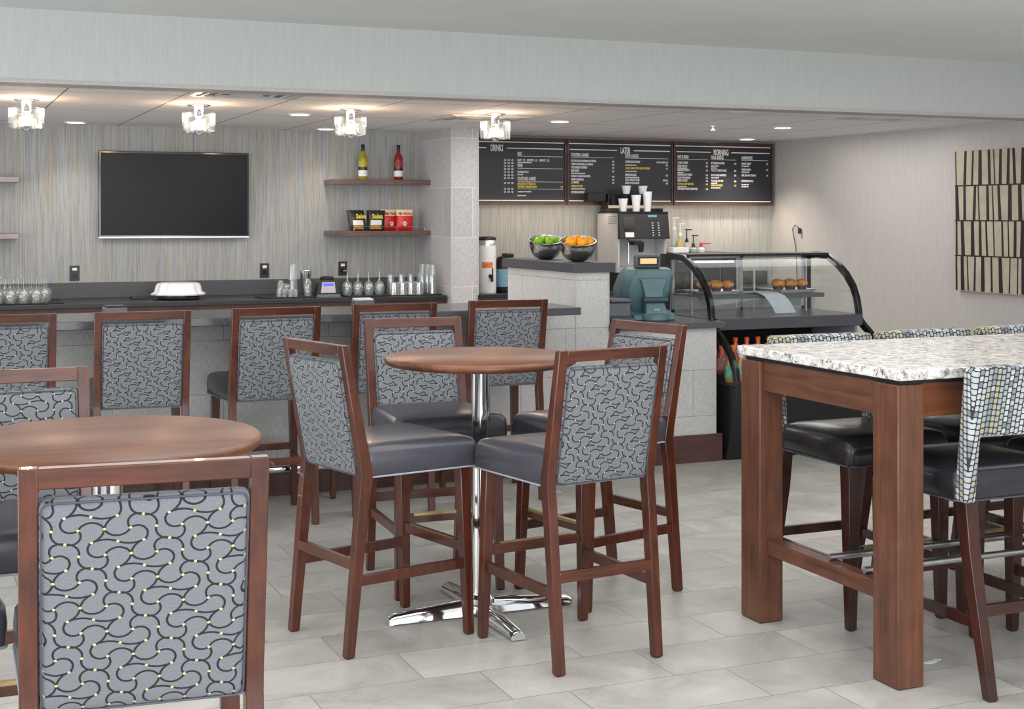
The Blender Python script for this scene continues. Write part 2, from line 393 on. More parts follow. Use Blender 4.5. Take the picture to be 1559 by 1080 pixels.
# ------------------------------------------------------------------ the setting
CB = 2.33          # ceiling over the bar
CM = 2.71          # main ceiling
YB, XR, YS = 11.55, 7.67, 7.84
bm = BM(); box(bm, -4, XR+.15, -2.6, YB+.15, -.1, 0); struct('floor', bm, 'floor')
bm = BM(); box(bm, -4, XR+.15, -2.6, YS, CM, CM+.1); struct('ceiling', bm, 'plaster_ceiling')
bm = BM(); box(bm, -4, XR+.15, YS+.2, YB+.15, CB, CB+.1); struct('ceiling_bar', bm, 'ceil_tile')
bm = BM(); box(bm, -4, XR, YS, YS+.2, CB, CM+.1); struct('wall_soffit', bm, 'beam')
bm = BM(); box(bm, -4, XR, YS-.012, YS+.2, CB-.018, CB); struct('trim_1', bm, 'wall')
bm = BM(); box(bm, -4, XR+.15, YB, YB+.15, 0, CB); struct('wall_back', bm, 'wallpaper')
bm = BM(); box(bm, XR, XR+.15, -2.6, YB, 0, CM+.1); struct('wall_right', bm, 'wall')
bm = BM(); box(bm, XR-.015, XR, -2.6, YB, 0, .12); struct('baseboard_right', bm, 'trim_wood')
bm = BM(); box(bm, 4.02, 4.25, 10.74, YB, 0, CB); struct('wall_wing', bm, 'tile_y')
bm = BM(); box(bm, 4.012, 4.022, 10.732, 10.742, .95, CB); box(bm, 4.248, 4.256, 10.732, 10.742, .95, CB); struct('trim_2', bm, 'silver')

# ------------------------------------------------------------------ bar stool with a wooden frame
def xz(poly_ring, y0, sh=0): return [(p, y0, q) for p, q in poly_ring]
def stool_a():
    t = thing('bar_stool', 'x', 'bar stool')
    W, D = 'wood', .036
    # rear posts: foot, kink at the seat, raked back
    for s in (-1, 1):
        bm = BM(); x = s*.2125
        prof = [(-.275, .004, .034), (-.222, .55, .046), (-.208, .655, .05), (-.214, .70, .046), (-.300, 1.135, .030)]
        rings = []
        for y, z, d in prof:
            xx = x if z > .3 else x-s*.004
            rings.append([(xx-.018, y-d/2, z), (xx+.018, y-d/2, z), (xx+.018, y+d/2, z), (xx-.018, y+d/2, z)])
        loft(bm, rings); l = obj('leg', bm, W, t, .0025)
        bm = BM(); cbox(bm, x-s*.004, -.275, 0, .026, .026, .006); obj('foot_glide', bm, 'rubber', l)
    for s in (-1, 1):
        bm = BM(); bar4(bm, (s*.226, .245, .004), (s*.212, .222, .66), (.032, .032), (.046, .046)); l = obj('leg', bm, W, t, .0025)
        bm = BM(); cbox(bm, s*.226, .245, 0, .026, .026, .006); obj('foot_glide', bm, 'rubber', l)
    # top rail, mitred between the posts
    bm = BM(); loft(bm, [[(x, -.3145, 1.134), (x, -.2845, 1.134), (x, -.2765, 1.094), (x, -.3085, 1.094)] for x in (-.196, .196)])
    obj('top_rail', bm, wood_x, t, .0025)
    # stretchers
    for s in (-1, 1):
        bm = BM(); loft(bm, [[(x0-.011, y, z), (x0+.011, y, z), (x0+.011, y, z+.038), (x0-.011, y, z+.038)] for x0, y, z in ((s*.209, -.236, .255), (s*.217, .222, .255))])
        obj('stretcher', bm, 'wood', t, .0015)
    bm = BM(); box(bm, -.195, .195, -.263, -.241, .315, .353); obj('stretcher', bm, wood_x, t, .0015)
    bm = BM(); box(bm, -.2, .2, .222, .244, .315, .353); fr = obj('foot_rest', bm, wood_x, t, .0015)
    bm = BM(); box(bm, -.16, .16, .226, .247, .345, .356); obj('kick_plate', bm, 'brass', fr)
    # seat
    bm = BM(); rings = []
    for z, e, r in ((.645, -.004, .02), (.648, 0, .022), (.70, .003, .026), (.735, 0, .03), (.752, -.010, .034), (.760, -.03, .04), (.765, -.07, .05), (.769, -.14, .05)):
        rings.append([(px*(1+.065*(py/.24)), py+.03, z) for px, py in rrect(.238+e, .242+e, r)])
    loft(bm, rings); st = obj('seat', bm, 'vinyl', t, 0, 50)
    bm = BM(); tube(bm, [(px*(1+.065*(py/.24)), py+.03, .648) for px, py in rrect(.239, .243, .022)], .0035, 6, True); obj('piping', bm, 'piping', st)
    # upholstered back, raked
    bm = BM(); rings = []
    zc, hz = .860, .213
    sh = lambda z: -.205-(z-.66)*.2
    for y, e in ((-.031, -.03), (-.028, -.012), (-.018, -.001), (0, .002), (.018, -.001), (.028, -.012), (.033, -.04), (.036, -.09)):
        rings.append([(px, y+sh(zc+pz), zc+pz) for px, pz in rrect(.1945+e, hz+e, .018)])
    loft(bm, rings); bk = obj('backrest', bm, 'swirl', t, 0, 50)
    bm = BM()
    for y in (-.027, .027):
        tube(bm, [(px, y+sh(zc+pz), zc+pz) for px, pz in rrect(.190, hz-.005, .016)], .0022, 6, True)
    obj('piping', bm, 'piping_dark', bk)
    return t
wood_x = wood('stool_rail_wood', lin(54, 24, 14), lin(100, 49, 30), .28, 'x')
A = stool_a()
def putA(x, y, deg, label, group, first=[True]):
    if first[0]:
        first[0] = False; o = A; o.location = (x, y, 0); o.rotation_euler = (0, 0, R(deg)); o['label'] = label; o['group'] = group
        return o
    return dup(A, (x, y, 0), R(deg), label, group)
g1, g2, g3 = 'bar stools along the bar', 'bar stools around the middle round table', 'bar stools around the left round table'
putA(.42, 3.0, -5, 'wood framed bar stool with swirl back, nearest the camera, in front of left round table', g3)
putA(.25, 4.20, 180, 'swirl patterned bar stool behind the left round table, facing the camera', g3)
putA(-.14, 3.46, -78, 'grey seated bar stool at the left edge of the photo, beside left round table', g3)
putA(2.22, 4.70, 7, 'wood framed bar stool right of chrome pole, its swirl back to the camera', g2)
putA(1.642, 5.142, -76, 'bar stool seen from its side, left of the middle round table, facing right', g2)
putA(2.66, 5.34, 104, 'bar stool right of the middle round table facing left, partly hidden behind another stool', g2)
putA(2.07, 5.77, 178, 'bar stool behind the middle round table, facing the camera', g2)
putA(.37, 7.32, 0, 'leftmost of the five bar stools along the bar, cut by the photo edge', g1)
putA(1.02, 7.30, -3, 'bar stool at the bar straight below the television, second from left', g1)
putA(1.68, 7.34, 0, 'bar stool at the bar between television and shelves, third from left', g1)
putA(2.36, 7.41, -4, 'fourth bar stool from the left along the bar, behind stool facing camera', g1)
putA(3.04, 7.46, -4, 'rightmost bar stool along the bar, beside the tiled partition with fruit bowls', g1)

# ------------------------------------------------------------------ fully upholstered counter stool
def stool_b():
    t = thing('counter_stool', 'x', 'bar stool')
    for s in (-1, 1):
        bm = BM(); rings = []
        for y, z, d in ((-.335, .004, .036), (-.285, .25, .042), (-.24, .48, .048), (-.222, .64, .052)):
            x = s*(.215); rings.append([(x-d/2, y-d/2, z), (x+d/2, y-d/2, z), (x+d/2, y+d/2, z), (x-d/2, y+d/2, z)])
        loft(bm, rings); l = obj('leg', bm, 'wood_dark', t, .002)
        bm = BM(); cbox(bm, s*.215, -.335, 0, .026, .026, .006); obj('foot_glide', bm, 'rubber', l)
    for s in (-1, 1):
        bm = BM(); bar4(bm, (s*.218, .228, .004), (s*.213, .222, .64), (.034, .034), (.06, .06)); l = obj('leg', bm, 'wood_dark', t, .002)
        bm = BM(); cbox(bm, s*.218, .228, 0, .026, .026, .006); obj('foot_glide', bm, 'rubber', l)
    for s in (-1, 1):
        bm = BM(); box(bm, s*.214-.01, s*.214+.01, -.268, .215, .22, .258); obj('stretcher', bm, 'wood_dark', t, .0015)
    bm = BM(); box(bm, -.2, .2, -.285, -.263, .26, .298); obj('stretcher', bm, 'wood_dark', t, .0015)
    bm = BM(); box(bm, -.2, .2, .215, .237, .28, .318); fr = obj('foot_rest', bm, 'wood_dark', t, .0015)
    bm = BM(); box(bm, -.165, .165, .219, .240, .311, .322); obj('kick_plate', bm, 'brass', fr)
    bm = BM(); rings = []
    for z, e, r in ((.632, -.006, .03), (.637, 0, .034), (.69, .003, .036), (.725, -.001, .04), (.741, -.012, .045), (.75, -.035, .05), (.756, -.08, .05), (.76, -.14, .04)):
        rings.append([(px, py+.022, z) for px, py in rrect(.243+e, .24+e, r)])
    loft(bm, rings); st = obj('seat', bm, 'vinyl_dark', t, 0, 50)
    bm = BM(); tube(bm, [(px, py+.022, .637) for px, py in rrect(.244, .241, .034)], .0035, 6, True); obj('piping', bm, 'piping_dark', st)
    # back: an upholstered arch with an opening above the seat
    prof = [(-.252, .638), (-.252, 1.085), (-.238, 1.10), (.238, 1.10), (.252, 1.085), (.252, .638), (.205, .638), (.205, .86), (-.205, .86), (-.205, .638)]
    bm = BM(); rings = []
    sh = lambda z: -.228-(z-.64)*.11
    for y, e in ((-.03, 0), (.03, 0)):
        rings.append([(px, y+sh(pz), pz) for px, pz in prof])
    loft(bm, rings); bk = obj('backrest', bm, 'grid', t, .01, 50, 3)
    return t
B = stool_b()
gb1, gb2 = 'counter stools behind the granite table', 'counter stools in front of the granite table'
def putB(x, y, deg, label, group, first=[True]):
    if first[0]:
        first[0] = False; B.location = (x, y, 0); B.rotation_euler = (0, 0, R(deg)); B['label'] = label; B['group'] = group
        return B
    return dup(B, (x, y, 0), R(deg), label, group)
putB(3.465, 3.95, 0, 'checked counter stool right of the near granite table leg, back to the camera', gb2)
putB(4.10, 3.97, 0, 'counter stool at right edge, mostly hidden by the checked stool in front', gb2)
putB(3.525, 4.67, 180, 'checked counter stool behind the granite table, the nearest its left end', gb1)
putB(4.095, 4.70, 180, 'middle of the three checked counter stools behind the granite table', gb1)
putB(4.665, 4.72, 180, 'checked counter stool behind the granite table at the right photo edge', gb1)

# ------------------------------------------------------------------ granite table
t = thing('pub_table', 'tall rectangular wooden table with speckled white granite top at right', 'table', (3.03, 3.81, 0))
bm = BM(); box(bm, -.005, 2.27, -.012, 1.0, 1.046, 1.082); obj('tabletop', bm, 'granite', t, .005, 40, 3)
for x in (0, 2.155):
    for y in (0, .84):
        bm = BM(); box(bm, x, x+.108, y, y+.135, 0.003, 1.03); lg = obj('leg', bm, 'leg_wood', t, .003)
        bm = BM(); box(bm, x+.006, x+.102, y+.006, y+.129, 0, .004); obj('foot_glide', bm, 'rubber', lg)
bm = BM(); box(bm, .02, 2.24, .02, .97, 1.03, 1.046); obj('sub_top', bm, 'black_soft', t)
for x in (.018, 2.215):
    bm = BM(); box(bm, x, x+.03, .135, .84, .915, 1.03); obj('apron', bm, 'leg_wood_x', t, .002)
for y in (.02, .925):
    bm = BM(); box(bm, .108, 2.155, y, y+.03, .915, 1.03); obj('apron', bm, M['table_wood'], t, .002)
for x in (.035, 2.165):
    bm = BM(); box(bm, x, x+.06, .135, .84, .268, .328); obj('stretcher', bm, 'leg_wood_x', t, .003)
for y in (.262, .47):
    bm = BM(); lathe(bm, [(.0125, 0), (.0125, 2.12)], (.06, y, .3405), 14, True, 'x'); obj('foot_rod', bm, 'steel', t)

# ------------------------------------------------------------------ round tables
def round_table(x, y, label):
    t = thing('round_table', label, 'table', (x, y, 0), 0, 'round pub tables with chrome bases')
    bm = BM(); r = .388
    lathe(bm, [(.01, 1.006), (r-.03, 1.006), (r-.012, 1.010), (r-.002, 1.018), (r, 1.026), (r-.004, 1.036), (r-.012, 1.041), (.01, 1.042)], (0, 0, 0), 96); obj('tabletop', bm, 'table_wood', t, 0, 50)
    bm = BM(); lathe(bm, [(.12, .985), (.14, .992), (.14, 1.006)], seg=24); obj('mounting_plate', bm, 'black', t)
    bm = BM(); lathe(bm, [(.038, .05), (.038, .986)], seg=32); obj('pole', bm, 'chrome', t)
    bm = BM(); lathe(bm, [(.055, .05), (.055, .07), (.042, .085)], seg=32); obj('collar', bm, 'chrome', t)
    for k in range(4):
        a = k*PI/2; bm = BM()
        rings = []
        for d, w_, h_ in ((.0, .036, .062), (.10, .034, .058), (.37, .030, .036), (.385, .030, .030)):
            ring = []
            for i in range(9):
                b = PI*i/8; ring.append((d*math.cos(a)-w_*math.cos(b)*-math.sin(a)*-1, d*math.sin(a)-w_*math.cos(b)*math.cos(a)*-1*-1, .006+h_*math.sin(b)))
            rings.append(ring)
        loft(bm, rings); ft = obj('foot', bm, 'chrome', t, 0, 60)
        bm = BM(); d = .386; rg = []
        for dd, k2 in ((d-.004, 1), (d+.006, .92)):
            ring = []
            for i in range(9):
                b = PI*i/8; w_ = .030*k2; ring.append((dd*math.cos(a)+w_*math.cos(b)*math.sin(a), dd*math.sin(a)-w_*math.cos(b)*math.cos(a), .004+.031*k2*math.sin(b)))
            rg.append(ring)
        loft(bm, rg); obj('end_cap', bm, 'chrome', ft, 0, 30)
        bm = BM(); lathe(bm, [(.014, 0), (.014, .008)], (.35*math.cos(a), .35*math.sin(a), 0), 12); obj('glide', bm, 'rubber', ft)
    return t
round_table(2.075, 5.21, 'round wooden pub table on chrome pole at middle with four bar stools')
round_table(.438, 3.664, 'round wooden pub table at lower left behind the nearest bar stool')

# ------------------------------------------------------------------ bar
t = thing('bar_counter', 'long tiled bar with grey stone top and chrome foot rail', 'bar', (0, 0, 0))
bm = BM(); box(bm, -2.5, 3.57, 7.37, 8.02, 1.022, 1.067); obj('countertop', bm, 'bar_stone', t, .004)
bm = BM(); box(bm, -2.5, 3.775, 7.88, 8.0, 0, 1.022); obj('front_panel', bm, 'tile', t)
bm = BM(); box(bm, -2.5, 3.775, 7.868, 7.88, 0, .18); obj('base_board', bm, 'trim_wood', t)
bm = BM(); tube(bm, [(-2.5, 7.66, .19), (3.50, 7.66, .19)], .02, 14); fr = obj('foot_rail', bm, 'chrome', t)
for x in (-.6, .7, 2.0, 3.3):
    bm = BM(); tube(bm, [(x, 7.87, .15), (x, 7.74, .15), (x, 7.69, .165), (x, 7.665, .19)], .011, 10); lathe(bm, [(.03, 0), (.03, .012)], (x, 7.868, .15), 16, True, 'y'); obj('bracket', bm, 'chrome', fr)

t = thing('partition_wall', 'short tiled partition with dark stone cap holding the fruit bowls', 'partition', (0, 0, 0))
bm = BM(); box(bm, 3.78, 4.01, 7.88, 8.98, 0, 1.248); obj('tiled_body', bm, 'tile', t)
bm = BM(); box(bm, 3.755, 4.045, 7.85, 9.02, 1.248, 1.31); obj('stone_cap', bm, 'cap_stone', t, .004)
bm = BM(); box(bm, 3.776, 3.784, 7.876, 7.884, .18, 1.248); box(bm, 4.006, 4.014, 7.876, 7.884, .92, 1.248); obj('corner_trim', bm, 'silver', t)
bm = BM(); box(bm, 3.775, 4.012, 7.868, 7.88, 0, .18); obj('base_board', bm, 'trim_wood', t)
t = thing('register_counter', 'light tiled counter with grey stone top under the teal cash register', 'counter', (0, 0, 0))
bm = BM(); box(bm, 4.012, 4.80, 7.88, 8.72, 0, .873); obj('tiled_body', bm, 'tile', t)
bm = BM(); box(bm, 4.012, 4.845, 7.84, 8.75, .873, .913); obj('countertop', bm, 'bar_stone', t, .003)
bm = BM(); box(bm, 4.012, 4.835, 7.862, 7.88, 0, .18); obj('base_board', bm, 'trim_wood', t)

# back counters
t = thing('back_counter', 'long black stone counter against striped wall below the television', 'counter', (0, 0, 0))
bm = BM(); box(bm, -2.5, 4.0, 10.80, 11.53, .915, .95); obj('countertop', bm, 'black_stone', t, .004)
bm = BM(); box(bm, -2.5, 4.0, 11.53, 11.55, .95, 1.075); obj('backsplash', bm, 'cap_stone', t, .002)
bm = BM(); box(bm, -2.5, 3.99, 10.83, 10.86, .84, .915); obj('wood_edge', bm, 'trim_wood', t, .002)
bm = BM(); box(bm, -2.5, 3.98, 10.86, 11.53, 0, .915); obj('cabinet', bm, 'black_soft', t)
t = thing('service_counter', 'rear counter behind the register carrying coffee machine and drink dispensers', 'counter', (0, 0, 0))
bm = BM(); box(bm, 4.27, 7.6, 10.80, 11.53, .915, .95); obj('countertop', bm, 'black_stone', t, .004)
bm = BM(); box(bm, 4.27, 7.6, 10.86, 11.53, 0, .915); obj('cabinet', bm, 'grey', t)
bm = BM(); box(bm, 4.27, 7.6, 11.53, 11.55, .95, 1.075); obj('backsplash', bm, 'cap_stone', t, .002)

# ------------------------------------------------------------------ television, shelves, outlets
t = thing('television', 'large flat black television on the striped wall', 'television', (1.9, 11.55, 1.78))
bm = BM(); box(bm, -.6, .6, -.085, -.045, -.35, .345); obj('casing', bm, 'black_gloss', t, .004)
bm = BM(); box(bm, -.585, .585, -.0865, -.084, -.33, .33)
tvm = plain('tv_screen', lin(18, 20, 26), .3, .02, spec=.15); obj('screen', bm, tvm, t)
bm = BM(); box(bm, -.6, .6, -.088, -.082, -.352, -.342); obj('silver_trim', bm, 'steel', t)
bm = BM(); box(bm, -.25, .25, -.045, 0, -.2, .2); obj('wall_mount', bm, 'black', t)
for (x0, x1, z, lab) in ((3.16, 4.015, 1.912, 'upper wooden wall shelf holding the yellow and red bottles'), (3.16, 4.015, 1.48, 'lower wooden wall shelf holding the snack bags'),
                         (-.5, .69, 1.905, 'empty upper wall shelf left of the television'), (-.5, .69, 1.472, 'empty lower wall shelf left of the television')):
    bm = BM(); box(bm, x0, x1, 11.25, YB, z-.042, z); tag(obj('wall_shelf', bm, 'shelf_wood', None, .002), lab, 'shelf', 'floating wooden wall shelves')
def outlet(x, z, lab):
    t = thing('wall_outlet', lab, 'outlet', (x, YB, z), 0, 'black wall outlets above the back counter')
    bm = BM(); box(bm, -.038, .038, -.008, 0, -.06, .06); obj('plate', bm, 'black', t, .003)
    bm = BM(); box(bm, -.017, .017, -.011, -.007, .02, .042); obj('switch', bm, 'white', t)
    bm = BM(); box(bm, -.017, .017, -.0105, -.007, -.035, .0); obj('socket', bm, 'black_gloss', t)
def PY(px, py, Y):
    a = R(23); u = (px-CX)/F; dx = math.sin(a)+u*math.cos(a); dy = math.cos(a)-u*math.sin(a); s = Y/dy
    return dx*s, H-(py-HOR)*s/F
def PZ(px, py, z):
    a = R(23); u = (px-CX)/F; s = F*(H-z)/(py-HOR)
    return (math.sin(a)+u*math.cos(a))*s, (math.cos(a)-u*math.sin(a))*s
for px, py, lab in ((114, 416, 'black wall outlet left of the television above stemware'), (403, 412, 'black wall outlet right of the television'), (522, 409, 'black wall outlet just right of the blender base')):
    outlet(*PY(px, py, YB), lab)

# bottles of mixer on the shelf
def mixer(px, col, lab, cl):
    x, z = PY(px, 271, 11.38)
    t = thing('mixer_bottle', lab, 'bottle', (x, 11.38, 1.913))
    liq = plain('mixer_'+cl, col, .15, .04, coat=.5)
    bm = BM(); lathe(bm, [(.036, 0), (.0385, .005), (.0385, .185), (.034, .205), (.016, .235), (.0145, .245), (.0145, .27)], seg=24); b = obj('body', bm, liq, t)
    bm = BM(); lathe(bm, [(.0155, .243), (.0155, .298), (.013, .302)], seg=16); obj('cap', bm, 'black', t)
    bm = BM(); lathe(bm, [(.0392, .03), (.0392, .08)], seg=24, cap=False); obj('label', bm, 'white', b)
    bm = BM(); lathe(bm, [(.0392, .082), (.0392, .108)], seg=24, cap=False); obj('label_band', bm, 'black', b)
    bm = BM(); lathe(bm, [(.0392, .112), (.0392, .16)], seg=24, cap=False); obj('upper_label', bm, plain('label_'+cl, tuple(min(1, c*1.5) for c in col[:3])+(1,), .5), b)
mixer(553, lin(150, 143, 22), 'yellow mixer bottle with black cap on the upper shelf', 'yellow')
mixer(607, lin(126, 30, 18), 'red mixer bottle with black cap on the upper shelf', 'red')

# ------------------------------------------------------------------ lettering
def text_mesh(s, size, sx=.62, bold=0):
    cu = bpy.data.curves.new('lettering', 'FONT'); cu.body = s; cu.size = size; cu.extrude = .0004; cu.offset = bold; cu.resolution_u = 2
    o = bpy.data.objects.new('lettering', cu); C.objects.link(o)
    dg = bpy.context.evaluated_depsgraph_get(); me = bpy.data.meshes.new_from_object(o.evaluated_get(dg))
    bpy.data.objects.remove(o); bpy.data.curves.remove(cu)
    for v in me.vertices: v.co = (v.co.x*sx, -v.co.z, v.co.y)
    return me
def text_obj(name, items, mat, parent, bold=0):
    items = list(items)
    """items: (string, x, z, size[, align]); all joined into one mesh on the plane y = 0 of the parent"""
    bm = BM()
    for it in items:
        s, x, z, size = it[:4]; me = text_mesh(s, size, it[5] if len(it) > 5 else .62, bold)
        wd = max((v.co.x for v in me.vertices), default=0)
        off = {'l': 0, 'c': -wd/2, 'r': -wd}[it[4] if len(it) > 4 else 'l']
        me.transform(Matrix.Translation((x+off, 0, z))); bm.from_mesh(me); bpy.data.meshes.remove(me)
    me = bpy.data.meshes.new(name); bm.to_mesh(me); bm.free(); me.materials.append(M[mat])
    o = bpy.data.objects.new(name, me); C.objects.link(o); o.parent = parent; return o
chalk = plain('menu_black', lin(42, 43, 50), .4, .05, 3)
def menu(x0, x1, title, cols, lab, titlex):
    t = thing('menu_board', lab, 'menu board', (x0, 11.49, 1.705), 0, 'menu boards on the rear wall')
    W_, H_ = x1-x0, .605
    bm = BM(); box(bm, .015, W_-.015, .0, .045, .015, H_-.015); obj('panel', bm, chalk, t)
    bm = BM(); fr = .028
    box(bm, 0, W_, -.012, .055, H_-fr, H_); box(bm, 0, W_, -.012, .055, 0, fr); box(bm, 0, .014, -.012, .055, fr, H_-fr); box(bm, W_-.014, W_, -.012, .055, fr, H_-fr)
    obj('frame', bm, 'trim_wood', t)
    e = bpy.data.objects
    bm = BM()
    box(bm, .02, W_-.02, -.003, 0, H_-.045, H_-.037); box(bm, .02, W_-.02, -.003, 0, .036, .044)
    tw = len(title)*.0135+.02
    box(bm, .03, titlex-tw, -.002, 0, .505, .513); box(bm, titlex+tw, W_-.03, -.002, 0, .505, .513)
    for cx, cw, head, rows in cols:
        if head: box(bm, cx, cx+cw, -.002, 0, .437, .440)
    obj('ruled_lines', bm, 'chalk', t)
    o = text_obj('title', [(title, titlex, .482, .080, 'c', .44)], 'chalk', t, .002); o.location.y = -.001
    hs, ws, ys = [], [], []
    for cx, cw, head, rows in cols:
        if head: hs.append((head, cx, .446, .044, 'l', .44))
        for r in rows:
            z, s, price, kind = r
            tgt = ys if kind == 'y' else ws
            sz = .027 if kind in 'wy' else .018
            tgt.append((s, cx, z, sz, 'l', .5))
            if price: tgt.append((price, cx+cw, z, .021, 'r', .6))
    for q in hs: obj_ = text_obj('heading', [q], 'chalk', t, .0009); obj_.location.y = -.001
    if ws: obj_ = text_obj('menu_items', ws, 'chalk', t, .0008); obj_.location.y = -.001
    yk = {}
    for q in ys: yk.setdefault((q[2], q[1]), []).append(q)
    for q in yk.values(): obj_ = text_obj('highlighted_item', q, 'chalk_y', t, .0009); obj_.location.y = -.001
    return t
menu(4.31, 5.412, 'DRINKS', [
    (.05, .53, '', [(.425, 'TALL | GRANDE | VENTI', '', 's')]+[(z, s, '3.25    3.75    4.25', 'w') for z, s in ((.395, 'CAFFE LATTE'), (.368, 'CAPPUCCINO'), (.341, 'CAFFE MOCHA'), (.314, 'AMERICANO'), (.287, 'ESPRESSO'), (.26, 'MACCHIATO'), (.233, 'HOT CHOCOLATE'), (.19, 'BREWED COFFEE'), (.137, 'ICED TEA'), (.11, 'HOT TEA'))]+[(.163, 'FRESH LEMONADE', '', 'y')]),
    (.62, .45, 'BEER', [(.395, 'DRAFT   5.75     IMPORTED   6.25     DOMESTIC   5.25', '', 'w'), (.378, 'ask about our local craft beers on tap', '', 's'), (.288, 'HOUSE & BOTTLE', '', 'w'), (.268, 'ask for our list', '', 's'), (.182, 'MARGARITA ON THE ROCKS', '', 'y'), (.156, 'THE PERFECT BURGER BLOODY', '7.50', 'y'), (.115, 'consuming raw or undercooked food', '', 's'), (.08, 'may increase your risk', '', 's')])],
    'menu board headed DRINKS, leftmost of three on rear wall', .42)
x0 = 4.31
t = [o for o in bpy.data.objects if o.name.startswith('menu_board')][0]
for q in (('WINE', .62, .34, .044, 'l', .44), ('COCKTAILS & MORE', .62, .222, .044, 'l', .44)): o = text_obj('heading', [q], 'chalk', t, .0009); o.location.y = -.001
bm = BM(); box(bm, .62, 1.07, -.002, 0, .328, .331); box(bm, .62, 1.07, -.002, 0, .208, .211); box(bm, .62, 1.07, -.002, 0, .143, .145); obj('ruled_lines', bm, 'chalk', t)
menu(5.42, 6.52, 'LATER', [
    (.045, .44, 'STARTERS & SHARES', [(.397, 'SPICY BUFFALO & MARINARA FLATBREAD', '9.75', 'w'), (.367, 'TOMATO MOZZARELLA FLATBREAD', '9.50', 'w'), (.337, 'THE CHICKEN FLATBREAD', '9.75', 'w'), (.307, 'BEEF SLIDERS', '9.25', 'w'), (.287, 'cheddar, pickle, onion, bacon and aioli', '', 's'), (.257, 'BUFFALO CHICKEN SANDWICH', '9.50', 'w'), (.227, 'SHRIMP QUESADILLA', '9.75', 'w'), (.2, 'L.A. BURGER', '9.75', 'w'), (.165, 'HUMMUS PLATTER', '', 'y'), (.145, 'with warm pita, olives and feta cheese', '', 's'), (.11, 'KITCHEN ADDITIONS', '', 'w')]),
    (.6, .45, 'SOUP & SALADS', [(.397, 'CHICKEN NOODLE SOUP', 'CUP 4.25 | BOWL 5.50', 'w'), (.37, 'soup of the day, ask your server', '5.00', 's'), (.337, 'CLASSIC CAESAR WITH GRILLED CHICKEN', '9.75', 'y'), (.312, 'romaine, parmesan and croutons', '', 's'), (.275, 'SPRING MIX SALAD', '8.75', 'w'), (.255, 'cucumber, tomato and balsamic vinegar', '', 's'), (.228, 'PEAR & WALNUT SALAD', '8.75/11.25', 'w'), (.2, 'BAKED POTATO SALAD', '8.75', 'w')])],
    'menu board headed LATER, middle one of three on rear wall', .60)
menu(6.53, 7.63, 'MORNING', [
    (.045, .33, 'FAST & FRESH', [(.397, 'CLASSIC OATMEAL', '5.75', 'w'), (.367, 'BAGEL AND LOX', '8.25', 'w'), (.35, 'cream cheese, capers, onion', '', 's'), (.327, 'BREAKFAST BURRITO', '7.25', 'w'), (.308, 'egg, cheese, salsa', '', 's'), (.283, 'SEASONAL FRUIT PARFAIT', '5.25', 'w'), (.255, 'SLICED STRAWBERRIES', '4.75', 'w'), (.228, 'FRESH CUT FRUIT', '4.50', 'w'), (.195, 'TROPICAL FRUIT SMOOTHIE', '5.75', 'y'), (.175, 'mango, banana and orange', '', 's'), (.15, 'STRAWBERRY BANANA SMOOTHIE', '5.75', 'w')]),
    (.41, .28, 'PAN & GRIDDLE', [(.397, 'BUTTERMILK PANCAKES', '8.75', 'w'), (.375, 'maple syrup and butter', '', 's'), (.355, 'with fresh berries', '', 's'), (.327, 'THICK CUT FRENCH TOAST', '8.75', 'w'), (.283, 'BACON & EGG SANDWICH', '8.75', 'w'), (.262, 'cheddar on toasted roll', '', 's'), (.228, 'TWO EGGS ANY WAY', '8.50', 'w'), (.21, 'potatoes and toast', '', 's'), (.185, 'FARMHOUSE OMELET', '9.25', 'y'), (.165, 'ham, cheese and mushroom', '', 's')]),
    (.75, .3, 'SANDWICHES', [(.397, 'SMOKED TURKEY', '7.75', 'w'), (.377, 'bacon, egg and cheddar', '', 's'), (.34, 'ENGLISH MUFFIN', '7.75', 'w'), (.32, 'sausage, egg and cheese', '', 's'), (.285, 'HAM, EGG AND CHEDDAR', '7.75', 'w'), (.23, 'KITCHEN ADDITIONS', '', 'w'), (.2, 'bacon, sausage or ham', '', 's'), (.18, 'toast, bagel or muffin', '', 's')])],
    'menu board headed MORNING, rightmost of three on rear wall', .52)

